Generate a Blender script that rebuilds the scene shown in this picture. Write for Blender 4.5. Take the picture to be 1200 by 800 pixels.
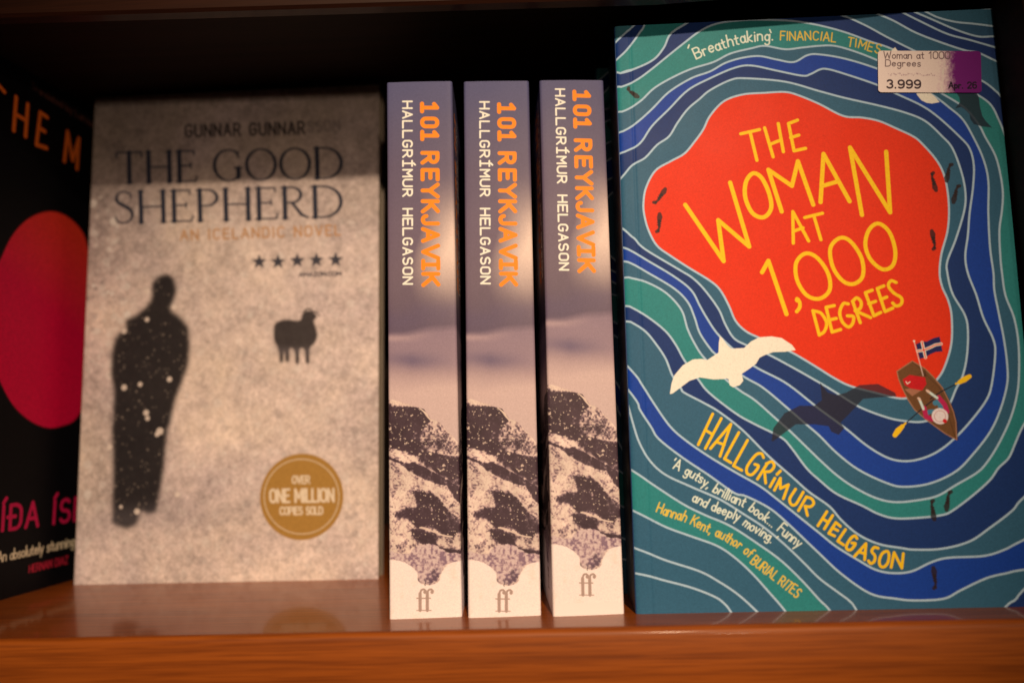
import bpy, bmesh, math, random
import numpy as np
from mathutils import Matrix, Vector
for o in list(bpy.data.objects): bpy.data.objects.remove(o)
C = bpy.context.scene.collection
random.seed(4); RNG = np.random.default_rng(7)
MM = 0.001
# ------------------------------------------------------------------ camera
FPX, CAMH, PITCH, ROLL = 850.0, 63.83, 0.1165, -0.0317          # focal length for a 1200 px wide frame, mm, rad
def cam_axes():
    cp, sp, cr, sr = math.cos(PITCH), math.sin(PITCH), math.cos(ROLL), math.sin(ROLL)
    F = np.array([0, cp, sp]); R = np.array([1., 0, 0]); U = np.array([0, -sp, cp])
    return cr*R+sr*U, -sr*R+cr*U, F
AR, AU, AF = cam_axes()
cd = bpy.data.cameras.new('camera'); cam = bpy.data.objects.new('camera', cd); C.objects.link(cam)
cd.sensor_width = 36; cd.sensor_fit = 'HORIZONTAL'; cd.lens = FPX/1200*36
cd.clip_start = 0.01; cd.clip_end = 50
m = Matrix.Identity(4)
for i in range(3):
    m[i][0] = AR[i]; m[i][1] = AU[i]; m[i][2] = -AF[i]
m[2][3] = CAMH*MM
cam.matrix_world = m
cd.dof.use_dof = True; cd.dof.focus_distance = 0.262; cd.dof.aperture_fstop = 3.8; cd.dof.aperture_blades = 9
sc = bpy.context.scene; sc.camera = cam
sc.view_settings.view_transform = 'Standard'; sc.view_settings.look = 'None'
sc.view_settings.exposure = 0; sc.view_settings.gamma = 1
# ------------------------------------------------------------------ world and lamps
w = bpy.data.worlds.new('World'); sc.world = w; w.use_nodes = True
bg = w.node_tree.nodes['Background']; bg.inputs[0].default_value = (1, .55, .3, 1); bg.inputs[1].default_value = 0.022
def spot(name, loc, target, power, color, size, cone, blend):
    l = bpy.data.lights.new(name, 'SPOT'); l.energy = power; l.color = color; l.shadow_soft_size = size
    l.spot_size = math.radians(cone); l.spot_blend = blend
    o = bpy.data.objects.new(name, l); C.objects.link(o)
    loc = Vector(loc)*MM; target = Vector(target)*MM
    o.location = loc; o.rotation_euler = (target-loc).to_track_quat('-Z', 'Y').to_euler()
    return o
spot('shop_spotlight', (215, -1150, 740), (-16, 250, 74), 110, (1, .71, .45), .03, 19, 1.0)
spot('shop_spotlight', (420, -1700, 30), (-70, 260, 90), 44, (1, .69, .45), .05, 17, 1.0)
# ------------------------------------------------------------------ pixel helpers (measured on the photograph, 1200 x 800)
def project(P):
    q = np.asarray(P, float)-np.array([0, 0, CAMH]); z = q@AF
    return np.stack([600+FPX*(q@AR)/z, 400-FPX*(q@AU)/z], -1)
def homography(src, dst):
    A = []
    for (x, y), (u, v) in zip(src, dst):
        A.append([x, y, 1, 0, 0, 0, -u*x, -u*y, -u]); A.append([0, 0, 0, x, y, 1, -v*x, -v*y, -v])
    return np.linalg.svd(np.array(A))[2][-1].reshape(3, 3)
def lin(c):
    c = np.array(c, float)/255
    return np.where(c <= .04045, c/12.92, ((c+.055)/1.055)**2.4)
ILL = lin((250, 220, 180))/.86                                   # what a white sheet returns in this warm lamp light
def ink(*c): return np.clip(lin(c)/ILL, 0.003, .9)
def smooth(pts, closed=False, n=8):
    p = np.array(pts, float)
    if closed: q = np.vstack([p[-1], p, p[0], p[1]])
    else: q = np.vstack([2*p[0]-p[1], p, 2*p[-1]-p[-2]])
    out = []
    t = np.linspace(0, 1, n, endpoint=False)[:, None]
    for i in range(1, len(q)-2):
        a, b, c, d = q[i-1], q[i], q[i+1], q[i+2]
        out.append(.5*((2*b)+(-a+c)*t+(2*a-5*b+4*c-d)*t*t+(-a+3*b-3*c+d)*t**3))
    if not closed: out.append(p[-1:])
    return np.vstack(out)
def vnoise(h, w, cell, seed=0, octaves=3):
    r = np.random.default_rng(seed); out = np.zeros((h, w)); amp = 1; tot = 0
    for o in range(octaves):
        c = max(cell/2**o, 1.0); gh, gw = int(h/c)+3, int(w/c)+3
        g = r.random((gh, gw))
        y = np.arange(h)/c; x = np.arange(w)/c
        yi = y.astype(int); xi = x.astype(int); fy = (y-yi)[:, None]; fx = (x-xi)[None]
        fy = fy*fy*(3-2*fy); fx = fx*fx*(3-2*fx)
        a = g[yi][:, xi]; b = g[yi][:, xi+1]; cc = g[yi+1][:, xi]; d = g[yi+1][:, xi+1]
        out += amp*((a*(1-fx)+b*fx)*(1-fy)+(cc*(1-fx)+d*fx)*fy); tot += amp; amp *= .5
    return out/tot
def blur(a, s):
    n = max(1, int(s*2.5)); k = np.exp(-.5*(np.arange(-n, n+1)/s)**2); k /= k.sum()
    p = np.pad(a, n, mode='edge')
    p = sum(k[i]*p[:, i:i+a.shape[1]] for i in range(2*n+1))
    return sum(k[i]*p[i:i+a.shape[0]] for i in range(2*n+1))
class Canvas:
    """A printed sheet: drawn in photo pixels, laid flat by the sheet's own homography."""
    def __init__(s, wmm, hmm, ppm, quad, base):
        s.w, s.h = int(wmm*ppm), int(hmm*ppm)
        s.a = np.empty((s.h, s.w, 3)); s.a[:] = base
        s.H = homography(quad, [(0, 0), (s.w, 0), (s.w, s.h), (0, s.h)])
        q = np.array(quad, float); area = .5*abs(np.dot(q[:, 0], np.roll(q[:, 1], 1))-np.dot(q[:, 1], np.roll(q[:, 0], 1)))
        s.k = math.sqrt(s.w*s.h/area)
    def t(s, p):
        p = np.asarray(p, float); q = np.c_[p, np.ones(len(p))]@s.H.T
        return q[:, :2]/q[:, 2:]
    def mask_poly(s, pts, raw=False):
        p = np.asarray(pts, float) if raw else s.t(pts)
        m = np.zeros((s.h, s.w+1)); SS = 3
        y0 = max(0, int(p[:, 1].min())-1); y1 = min(s.h, int(p[:, 1].max())+2)
        x1, y1s = p[:, 0], p[:, 1]; x2, y2s = np.roll(x1, -1), np.roll(y1s, -1)
        for r in range(y0, y1):
            for k in range(SS):
                y = r+(k+.5)/SS
                c = ((y1s <= y) & (y2s > y)) | ((y2s <= y) & (y1s > y))
                if not c.any(): continue
                xs = np.sort(x1[c]+(y-y1s[c])/(y2s[c]-y1s[c])*(x2[c]-x1[c]))
                xs = np.clip(xs, 0, s.w)
                for a, b in zip(xs[::2], xs[1::2]):
                    if b <= a: continue
                    ia, ib = int(a), int(b)
                    if ia == ib: m[r, ia] += (b-a)/SS
                    else:
                        m[r, ia] += (ia+1-a)/SS; m[r, ib] += (b-ib)/SS; m[r, ia+1:ib] += 1/SS
        return np.clip(m[:, :s.w], 0, 1)
    def put(s, m, color, alpha=1.0):
        mm = (m*alpha)[..., None]; s.a = s.a*(1-mm)+np.asarray(color)*mm
    def poly(s, pts, color, alpha=1.0, soft=0, raw=False):
        m = s.mask_poly(pts, raw)
        if soft: m = blur(m, soft*s.k)
        s.put(m, color, alpha)
    def seg(s, pts, wid, color=None, alpha=1.0, closed=False, raw=False, into=None):
        p = np.asarray(pts, float) if raw else s.t(pts)
        wid = np.broadcast_to(np.asarray(wid, float), (len(p),))*(1 if raw else s.k)/2
        if closed: p = np.vstack([p, p[:1]]); wid = np.r_[wid, wid[:1]]
        x0 = int(max(0, p[:, 0].min()-wid.max()-2)); x1 = int(min(s.w, p[:, 0].max()+wid.max()+3))
        y0 = int(max(0, p[:, 1].min()-wid.max()-2)); y1 = int(min(s.h, p[:, 1].max()+wid.max()+3))
        if x1 <= x0 or y1 <= y0: return
        cov = np.zeros((y1-y0, x1-x0))
        for a, b, ra, rb in zip(p[:-1], p[1:], wid[:-1], wid[1:]):
            rr = max(ra, rb)+2
            u0 = int(max(x0, min(a[0], b[0])-rr)); u1 = int(min(x1, max(a[0], b[0])+rr+1))
            v0 = int(max(y0, min(a[1], b[1])-rr)); v1 = int(min(y1, max(a[1], b[1])+rr+1))
            if u1 <= u0 or v1 <= v0: continue
            X = np.arange(u0, u1)+.5; Y = (np.arange(v0, v1)+.5)[:, None]
            d = b-a; L = max(d@d, 1e-9)
            t = np.clip(((X-a[0])*d[0]+(Y-a[1])*d[1])/L, 0, 1)
            dist = np.hypot(X-a[0]-t*d[0], Y-a[1]-t*d[1])-(ra+(rb-ra)*t)
            sub = cov[v0-y0:v1-y0, u0-x0:u1-x0]
            np.maximum(sub, np.clip(.5-dist, 0, 1), out=sub)
        if into is not None:
            np.maximum(into[y0:y1, x0:x1], cov, out=into[y0:y1, x0:x1]); return
        c = (cov*alpha)[..., None]; s.a[y0:y1, x0:x1] = s.a[y0:y1, x0:x1]*(1-c)+np.asarray(color)*c
    def dot(s, x, y, r, color, alpha=1.0, soft=0):
        t = s.t([(x, y)])[0]; R = r*s.k; e = R+3+soft*3*s.k
        x0 = int(max(0, t[0]-e)); x1 = int(min(s.w, t[0]+e)); y0 = int(max(0, t[1]-e)); y1 = int(min(s.h, t[1]+e))
        if x1 <= x0 or y1 <= y0: return
        X = np.arange(x0, x1)+.5; Y = (np.arange(y0, y1)+.5)[:, None]
        d = np.hypot(X-t[0], Y-t[1])-R
        c = np.clip(.5-d/max(1, soft*s.k*2), 0, 1)[..., None]*alpha
        s.a[y0:y1, x0:x1] = s.a[y0:y1, x0:x1]*(1-c)+np.asarray(color)*c
    def image(s, name, grain=.05, flat_foot=False):
        g = RNG.normal(0, 1, (s.h, s.w)); g = .6*blur(g, .8)*2.2+.4*g
        a = np.clip(s.a*(1+grain*g[..., None]), .002, .92)
        if flat_foot: a[-1] = a[-12:].mean((0, 1))
        im = bpy.data.images.new(name, s.w, s.h, alpha=False, float_buffer=True)
        buf = np.ones((s.h, s.w, 4), np.float32); buf[..., :3] = a[::-1]
        im.pixels.foreach_set(buf.ravel()); im.update()
        try: im.pack()
        except Exception: pass
        return im
# ------------------------------------------------------------------ stroke letters (cap height 1, y up)
def arc(cx, cy, rx, ry, a0, a1, n=10):
    t = np.radians(np.linspace(a0, a1, n)); return [(cx+rx*math.cos(a), cy+ry*math.sin(a)) for a in t]
G = {
 'A': (.62, [[(0, 0), (.31, 1), (.62, 0)], [(.11, .34), (.51, .34)]]),
 'B': (.55, [[(0, 0), (0, 1)], [(0, 1), (.3, 1)]+arc(.28, .76, .22, .24, 90, -90)+[(0, .52)], [(.28, .52)]+arc(.3, .26, .25, .26, 90, -90)+[(0, 0)]]),
 'C': (.56, [arc(.3, .7, .28, .3, 30, 180)+arc(.3, .3, .28, .3, 180, 330)]),
 'D': (.56, [[(0, 0), (0, 1), (.22, 1)]+arc(.24, .68, .32, .32, 80, 0)+arc(.24, .32, .32, .32, 0, -80)+[(.22, 0), (0, 0)]]),
 'E': (.48, [[(.48, 1), (0, 1), (0, 0), (.48, 0)], [(0, .52), (.4, .52)]]),
 'F': (.46, [[(.46, 1), (0, 1), (0, 0)], [(0, .52), (.38, .52)]]),
 'G': (.6, [arc(.3, .7, .28, .3, 30, 180)+arc(.3, .3, .28, .3, 180, 340)+[(.58, .46), (.34, .46)]]),
 'H': (.56, [[(0, 0), (0, 1)], [(.56, 0), (.56, 1)], [(0, .5), (.56, .5)]]),
 'I': (.08, [[(.04, 0), (.04, 1)]]),
 'J': (.46, [[(.44, 1), (.44, .25)]+arc(.23, .23, .21, .23, 0, -180)]),
 'K': (.56, [[(0, 0), (0, 1)], [(.54, 1), (0, .42)], [(.18, .6), (.56, 0)]]),
 'L': (.44, [[(0, 1), (0, 0), (.44, 0)]]),
 'M': (.72, [[(0, 0), (0, 1), (.36, .3), (.72, 1), (.72, 0)]]),
 'N': (.58, [[(0, 0), (0, 1), (.58, 0), (.58, 1)]]),
 'O': (.6, [arc(.3, .68, .3, .32, 0, 180)+arc(.3, .32, .3, .32, 180, 360)+[(.6, .68)]]),
 'P': (.52, [[(0, 0), (0, 1), (.27, 1)]+arc(.27, .73, .25, .27, 80, -80)+[(.27, .46), (0, .46)]]),
 'R': (.56, [[(0, 0), (0, 1), (.27, 1)]+arc(.27, .74, .25, .26, 80, -80)+[(.27, .48), (0, .48)], [(.26, .48), (.56, 0)]]),
 'S': (.54, [arc(.27, .75, .24, .25, 35, 240)+arc(.27, .26, .26, .26, 60, -150)]),
 'T': (.56, [[(0, 1), (.56, 1)], [(.28, 1), (.28, 0)]]),
 'U': (.56, [[(0, 1), (0, .28)]+arc(.28, .28, .28, .28, 180, 360)+[(.56, 1)]]),
 'V': (.58, [[(0, 1), (.29, 0), (.58, 1)]]),
 'W': (.86, [[(0, 1), (.2, 0), (.43, .8), (.66, 0), (.86, 1)]]),
 'Y': (.56, [[(0, 1), (.28, .46), (.56, 1)], [(.28, .46), (.28, 0)]]),
 'Z': (.52, [[(0, 1), (.52, 1), (0, 0), (.52, 0)]]),
 'Í': (.1, [[(.04, 0), (.04, 1)], [(.02, 1.14), (.16, 1.32)]]),
 'Ð': (.6, [[(.04, 0), (.04, 1), (.26, 1)]+arc(.28, .68, .32, .32, 80, 0)+arc(.28, .32, .32, .32, 0, -80)+[(.26, 0), (.04, 0)], [(-.1, .52), (.3, .52)]]),
 '0': (.56, [arc(.28, .7, .28, .3, 0, 180)+arc(.28, .3, .28, .3, 180, 360)+[(.56, .7)]]),
 '1': (.34, [[(.02, .76), (.24, 1), (.24, 0)]]),
 '2': (.54, [arc(.27, .73, .26, .27, 170, -20)+[(.02, 0), (.54, 0)]]),
 '3': (.54, [arc(.26, .75, .24, .25, 150, -80)+arc(.26, .26, .27, .26, 80, -150)]),
 '6': (.56, [arc(.28, .3, .27, .3, 0, 360)+[], [(.01, .3)]+arc(.3, .65, .29, .35, 180, 50)]),
 '9': (.56, [arc(.28, .7, .27, .3, 0, 360), [(.55, .7)]+arc(.26, .35, .29, .35, 0, -130)]),
 '.': (.1, [[(.05, 0), (.05, .02)]]), ',': (.1, [[(.07, .05), (0, -.16)]]), "'": (.1, [[(.08, 1.02), (.03, .82)]]),
 'a': (.4, [arc(.2, .28, .19, .28, 20, 380), [(.4, .58), (.4, .05), (.46, 0)]]),
 'b': (.42, [[(0, 1), (0, 0)], arc(.2, .28, .21, .28, 180, -180)]),
 'c': (.38, [arc(.2, .29, .2, .29, 50, 310)]),
 'd': (.42, [[(.42, 1), (.42, 0)], arc(.21, .28, .21, .28, 0, 360)]),
 'e': (.42, [[(.02, .3), (.4, .34)]+arc(.21, .3, .2, .28, 15, 320)]),
 'f': (.32, [arc(.26, .84, .14, .16, 60, 180)+[(.12, 0)], [(0, .55), (.28, .57)]]),
 'g': (.42, [arc(.2, .3, .19, .27, 20, 380), [(.4, .58), (.4, -.12)]+arc(.21, -.14, .19, .2, 0, -150)]),
 'h': (.42, [[(0, 1), (0, 0)], [(0, .36)]+arc(.21, .36, .2, .22, 160, 0)+[(.42, 0)]]),
 'i': (.08, [[(.04, .56), (.04, 0)], [(.04, .78), (.04, .8)]]),
 'k': (.38, [[(0, 1), (0, 0)], [(.34, .58), (.02, .26), (.36, 0)]]),
 'l': (.08, [[(.04, 1), (.04, 0)]]),
 'm': (.62, [[(0, .57), (0, 0)], [(0, .38)]+arc(.16, .38, .15, .19, 150, 0)+[(.31, 0)], [(.31, .38)]+arc(.47, .38, .15, .19, 150, 0)+[(.62, 0)]]),
 'n': (.4, [[(0, .57), (0, 0)], [(0, .36)]+arc(.2, .36, .2, .22, 160, 0)+[(.4, 0)]]),
 'o': (.42, [arc(.21, .28, .21, .28, 0, 360)]),
 'p': (.42, [[(0, .57), (0, -.36)], arc(.21, .28, .21, .28, 180, -180)]),
 'r': (.3, [[(0, .57), (0, 0)], [(0, .34)]+arc(.18, .36, .17, .2, 170, 50)]),
 's': (.34, [arc(.18, .43, .15, .14, 35, 240)+arc(.16, .14, .17, .15, 60, -150)]),
 't': (.3, [[(.13, .86), (.13, .08), (.28, .02)], [(0, .57), (.3, .6)]]),
 'u': (.4, [[(0, .57), (0, .2)]+arc(.19, .2, .19, .2, 180, 340)+[(.4, .57), (.4, 0)]]),
 'v': (.38, [[(0, .57), (.18, 0), (.38, .57)]]),
 'y': (.4, [[(0, .57), (.2, .02)], [(.4, .57), (.1, -.36)]]),
 ' ': (.28, []),
}
# monospaced slab variants used on the spines
SLAB = dict(G)
SLAB['1'] = (.56, [[(.04, .8), (.3, 1), (.3, 0)], [(.02, 0), (.56, 0)]])
SLAB['I'] = (.56, [[(.06, 1), (.5, 1)], [(.28, 1), (.28, 0)], [(.06, 0), (.5, 0)]])
SLAB['Í'] = (.56, [[(.06, 1), (.5, 1)], [(.28, 1), (.28, 0)], [(.06, 0), (.5, 0)], [(.26, 1.16), (.4, 1.34)]])
SLAB['0'] = (.56, [arc(.26, .76, .24, .24, 90, 180, 5)+arc(.26, .24, .24, .24, 180, 270, 5)+arc(.32, .24, .24, .24, 270, 360, 5)+arc(.32, .76, .24, .24, 0, 90, 5)+[(.26, 1)]])
SLAB['O'] = SLAB['0']
SLAB['M'] = (.6, [[(0, 0), (0, 1), (.3, .45), (.6, 1), (.6, 0)]])
def run(cv, text, p0, p1, h, wid, color, font=G, gap=.17, up=None, alpha=1, soft=0, mono=None):
    """A straight line of lettering whose baseline runs from p0 to p1 (photo pixels)."""
    p0 = np.array(p0, float); p1 = np.array(p1, float)
    adv = []; x = 0
    for ch in text:
        wd = font[ch][0]
        if mono: adv.append(x+(mono-wd)/2); x += mono
        else: adv.append(x); x += wd+gap
    tot = x-(0 if mono else gap); ax = (p1-p0)/tot
    if up is None:
        u = np.array([p1[1]-p0[1], -(p1[0]-p0[0])]); up = u/np.hypot(*u)*h
    up = np.array(up, float); into = np.zeros((cv.h, cv.w)) if soft else None
    for ch, x0 in zip(text, adv):
        for s in font[ch][1]:
            pts = [p0+ax*(x0+a)+up*b for a, b in s]
            cv.seg(pts, wid, color, alpha, into=into)
    if soft: cv.put(blur(into, soft*cv.k), color, alpha)
def along(cv, text, path, h, wid, color, font=G, gap=.17, wob=.04, xs=None):
    """Hand lettering that follows a curved baseline."""
    p = smooth(path, n=12); d = np.r_[0, np.cumsum(np.hypot(*np.diff(p, axis=0).T))]
    x = 0; adv = []
    for ch in text: adv.append(x); x += font[ch][0]+gap
    tot = x-gap; sx = d[-1]/tot
    for ch, x0 in zip(text, adv):
        wd = font[ch][0]; mid = (x0+wd/2)*sx
        c = np.array([np.interp(mid, d, p[:, 0]), np.interp(mid, d, p[:, 1])])
        a = np.array([np.interp(mid-h*.6, d, p[:, 0]), np.interp(mid-h*.6, d, p[:, 1])])
        b = np.array([np.interp(mid+h*.6, d, p[:, 0]), np.interp(mid+h*.6, d, p[:, 1])])
        t = (b-a)/max(np.hypot(*(b-a)), 1e-6); ang = random.uniform(-wob, wob)*2
        t = np.array([t[0]*math.cos(ang)-t[1]*math.sin(ang), t[0]*math.sin(ang)+t[1]*math.cos(ang)])
        n = np.array([t[1], -t[0]]); hh = h*random.uniform(.95, 1.06); off = random.uniform(-wob, wob)*h
        for s in font[ch][1]:
            cv.seg([c+t*(q[0]-wd/2)*sx+n*(q[1]*hh+off) for q in s], wid, color)
# ------------------------------------------------------------------ materials
def mat(name): 
    m = bpy.data.materials.new(name); m.use_nodes = True
    return m, m.node_tree, m.node_tree.nodes['Principled BSDF']
def print_mat(name, im, rough=.42, coat=.15, bump=.04):
    rough += .1; coat *= .12
    m, nt, b = mat(name)
    uv = nt.nodes.new('ShaderNodeUVMap'); uv.uv_map = 'UVMap'
    t = nt.nodes.new('ShaderNodeTexImage'); t.image = im; t.extension = 'EXTEND'; t.interpolation = 'Cubic'
    nt.links.new(uv.outputs[0], t.inputs[0]); nt.links.new(t.outputs[0], b.inputs['Base Color'])
    tc = nt.nodes.new('ShaderNodeTexCoord')
    n = nt.nodes.new('ShaderNodeTexNoise'); n.inputs['Scale'].default_value = 2600; n.inputs['Detail'].default_value = 3
    bp = nt.nodes.new('ShaderNodeBump'); bp.inputs['Strength'].default_value = bump; bp.inputs['Distance'].default_value = .0002
    nt.links.new(tc.outputs['Object'], n.inputs[0]); nt.links.new(n.outputs[0], bp.inputs['Height']); nt.links.new(bp.outputs[0], b.inputs['Normal'])
    n2 = nt.nodes.new('ShaderNodeTexNoise'); n2.inputs['Scale'].default_value = 45; n2.inputs['Detail'].default_value = 6
    mr = nt.nodes.new('ShaderNodeMapRange'); mr.inputs['To Min'].default_value = rough-.08; mr.inputs['To Max'].default_value = rough+.1
    nt.links.new(tc.outputs['Object'], n2.inputs[0]); nt.links.new(n2.outputs[0], mr.inputs[0]); nt.links.new(mr.outputs[0], b.inputs['Roughness'])
    b.inputs['Coat Weight'].default_value = coat; b.inputs['Coat Roughness'].default_value = .35; b.inputs['Specular IOR Level'].default_value = .12
    return m
def flat_mat(name, col, rough=.5, scale=900, amt=.15):
    m, nt, b = mat(name)
    tc = nt.nodes.new('ShaderNodeTexCoord'); n = nt.nodes.new('ShaderNodeTexNoise'); n.inputs['Scale'].default_value = scale
    mx = nt.nodes.new('ShaderNodeMixRGB'); mx.inputs[1].default_value = (*[c*(1-amt) for c in col], 1); mx.inputs[2].default_value = (*[min(1, c*(1+amt)) for c in col], 1)
    nt.links.new(tc.outputs['Object'], n.inputs[0]); nt.links.new(n.outputs[0], mx.inputs[0]); nt.links.new(mx.outputs[0], b.inputs['Base Color'])
    b.inputs['Roughness'].default_value = rough
    return m
def page_mat(name):
    """Page ends: fine leaf lines running the height of the block."""
    m, nt, b = mat(name)
    tc = nt.nodes.new('ShaderNodeTexCoord'); mp = nt.nodes.new('ShaderNodeMapping'); mp.inputs['Scale'].default_value = (60, 9000, 60)
    n = nt.nodes.new('ShaderNodeTexNoise'); n.inputs['Scale'].default_value = 1; n.inputs['Detail'].default_value = 2
    cr = nt.nodes.new('ShaderNodeValToRGB'); cr.color_ramp.elements[0].position = .35; cr.color_ramp.elements[1].position = .6
    cr.color_ramp.elements[0].color = (.3, .26, .2, 1); cr.color_ramp.elements[1].color = (.72, .66, .54, 1)
    bp = nt.nodes.new('ShaderNodeBump'); bp.inputs['Strength'].default_value = .5; bp.inputs['Distance'].default_value = .0002
    for a, c in ((tc.outputs['Object'], mp.inputs[0]), (mp.outputs[0], n.inputs[0]), (n.outputs[0], cr.inputs[0]), (cr.outputs[0], b.inputs['Base Color']), (n.outputs[0], bp.inputs['Height']), (bp.outputs[0], b.inputs['Normal'])):
        nt.links.new(a, c)
    b.inputs['Roughness'].default_value = .85
    return m
def wood_mat(name, dark, light, rough=.3, coat=.3):
    m, nt, b = mat(name); L = nt.links.new
    tc = nt.nodes.new('ShaderNodeTexCoord'); mp = nt.nodes.new('ShaderNodeMapping'); mp.inputs['Scale'].default_value = (2.0, 120, 160)
    n = nt.nodes.new('ShaderNodeTexNoise'); n.inputs['Scale'].default_value = 1.6; n.inputs['Detail'].default_value = 7; n.inputs['Distortion'].default_value = .6
    mp2 = nt.nodes.new('ShaderNodeMapping'); mp2.inputs['Scale'].default_value = (24, 900, 900)
    n2 = nt.nodes.new('ShaderNodeTexNoise'); n2.inputs['Scale'].default_value = 1.5; n2.inputs['Detail'].default_value = 4
    mp3 = nt.nodes.new('ShaderNodeMapping'); mp3.inputs['Scale'].default_value = (6, 14, 14)
    n3 = nt.nodes.new('ShaderNodeTexNoise'); n3.inputs['Scale'].default_value = 1; n3.inputs['Detail'].default_value = 3
    for a, c in ((mp, n), (mp2, n2), (mp3, n3)): L(tc.outputs['Object'], a.inputs[0]); L(a.outputs[0], c.inputs[0])
    cr = nt.nodes.new('ShaderNodeValToRGB'); e = cr.color_ramp.elements
    e[0].position = .3; e[0].color = (*dark, 1); e[1].position = .68; e[1].color = (*light, 1)
    L(n.outputs[0], cr.inputs[0])
    mx = nt.nodes.new('ShaderNodeMixRGB'); mx.blend_type = 'MULTIPLY'; mx.inputs[0].default_value = .55
    cr2 = nt.nodes.new('ShaderNodeValToRGB'); cr2.color_ramp.elements[0].position = .36; cr2.color_ramp.elements[0].color = (.5, .42, .36, 1); cr2.color_ramp.elements[1].position = .56
    L(n2.outputs[0], cr2.inputs[0]); L(cr.outputs[0], mx.inputs[1]); L(cr2.outputs[0], mx.inputs[2])
    mx2 = nt.nodes.new('ShaderNodeMixRGB'); mx2.blend_type = 'MULTIPLY'; mx2.inputs[0].default_value = .5
    L(mx.outputs[0], mx2.inputs[1]); L(n3.outputs[0], mx2.inputs[2]); L(mx2.outputs[0], b.inputs['Base Color'])
    bp = nt.nodes.new('ShaderNodeBump'); bp.inputs['Strength'].default_value = .12; bp.inputs['Distance'].default_value = .0003
    L(n2.outputs[0], bp.inputs['Height']); L(bp.outputs[0], b.inputs['Normal'])
    b.inputs['Roughness'].default_value = rough; b.inputs['Coat Weight'].default_value = coat; b.inputs['Coat Roughness'].default_value = .11; b.inputs['Coat IOR'].default_value = 1.75; b.inputs['Specular IOR Level'].default_value = .25
    return m
# ------------------------------------------------------------------ object helpers
def tag(o, label=None, cat=None, group=None, kind=None):
    for k, v in (('label', label), ('category', cat), ('group', group), ('kind', kind)):
        if v: o[k] = v
    return o
def thing(name, loc, rot):
    o = bpy.data.objects.new(name, None); C.objects.link(o); o.empty_display_size = .01
    o.location = Vector(loc)*MM; o.rotation_mode = 'XYZ'
    o.matrix_world = Matrix.Translation(Vector(loc)*MM) @ rot
    return o
def mesh_obj(name, verts, faces, m, parent=None, uvs=None, smooth_=False):
    me = bpy.data.meshes.new(name); me.from_pydata([tuple(float(c)*MM for c in v) for v in verts], [], faces); me.materials.append(m)
    if uvs is not None:
        l = me.uv_layers.new(name='UVMap')
        for p in me.polygons:
            for li in p.loop_indices: l.data[li].uv = uvs[me.loops[li].vertex_index]
    if smooth_:
        for p in me.polygons: p.use_smooth = True
    me.update(); o = bpy.data.objects.new(name, me); C.objects.link(o); o.parent = parent
    return o
def box_bm(name, x0, x1, y0, y1, z0, z1, m, parent, bev=0, seg=3):
    bm = bmesh.new(); bmesh.ops.create_cube(bm, size=1)
    for v in bm.verts: v.co = Vector(((x0+x1)/2+v.co.x*(x1-x0), (y0+y1)/2+v.co.y*(y1-y0), (z0+z1)/2+v.co.z*(z1-z0)))*MM
    if bev: bmesh.ops.bevel(bm, geom=bm.edges[:], offset=bev*MM, segments=seg, affect='EDGES', profile=.5)
    me = bpy.data.meshes.new(name); bm.to_mesh(me); bm.free(); me.materials.append(m)
    if bev:
        for p in me.polygons: p.use_smooth = True
        try: me.set_sharp_from_angle(angle=math.radians(50))
        except Exception: pass
    o = bpy.data.objects.new(name, me); C.objects.link(o); o.parent = parent
    return o
def wrap_strip(name, prof, h, th, m, parent, umap, vrange=(0, 1), rows=24, bow=None):
    """Folded card: a profile (list of (x, y, outward normal)) drawn up the height, with card thickness th.
    umap gives each profile point its place across the printed sheet."""
    V = []; UV = []; Fc = []; n = len(prof)
    for side in (0, 1):
        for r in range(rows+1):
            z = h*r/rows
            for i, (x, y, nx, ny) in enumerate(prof):
                d = (bow(i, r/rows) if bow else 0) - (th if side else 0)
                V.append((x+nx*d, y+ny*d, z)); UV.append((umap[i], vrange[0]+(vrange[1]-vrange[0])*r/rows))
    S = n*(rows+1)
    for r in range(rows):
        for i in range(n-1):
            a = r*n+i
            Fc.append((a, a+1, a+n+1, a+n)); Fc.append((S+a, S+a+n, S+a+n+1, S+a+1))
        for i, fl in ((0, 0), (n-1, 1)):
            a = r*n+i; q = (a, a+n, S+a+n, S+a); Fc.append(q if not fl else q[::-1])
    for i in range(n-1):
        Fc.append((i, S+i, S+i+1, i+1)); a = rows*n+i; Fc.append((a, a+1, S+a+1, S+a))
    o = mesh_obj(name, V, Fc, m, parent, UV, True)
    try: o.data.set_sharp_from_angle(angle=math.radians(40))
    except Exception: pass
    return o
# ------------------------------------------------------------------ placement of the books: x, y, yaw, width, height, lean, tilt (mm, degrees)
POSE = {
 'shepherd': (-198.91, 333.0, -3.54, 137.9, 225.87, -.68, -.87),
 'spine_a': (-44.78, 256.27, .84, 24.77, 194.34, 1.37, -.16),
 'spine_b': (-17.80, 254.76, .85, 24.76, 194.23, 2.04, -.79),
 'spine_c': (10.88, 253.05, 1.9, 24.16, 192.59, 1.87, -.82),
 'woman': (39.01, 252.88, -2.77, 133.69, 207.64, -.78, -.67),
}
def frame(x, y, yaw, lean, tilt):
    """local x across the face, y into the shelf, z up; returns 3x3 of columns"""
    a, l, t = map(math.radians, (yaw, lean, tilt))
    dx = np.array([math.cos(a), math.sin(a), 0]); n = np.array([-math.sin(a), math.cos(a), 0])
    up = np.array([0, 0, 1])*math.cos(l)+n*math.sin(l)
    dx, up = dx*math.cos(t)+up*math.sin(t), up*math.cos(t)-dx*math.sin(t)
    dy = np.cross(up, dx)
    return dx, dy, up
def rotm(dx, dy, up):
    m = Matrix.Identity(4)
    for i in range(3): m[i][0] = dx[i]; m[i][1] = dy[i]; m[i][2] = up[i]
    return m
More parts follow.
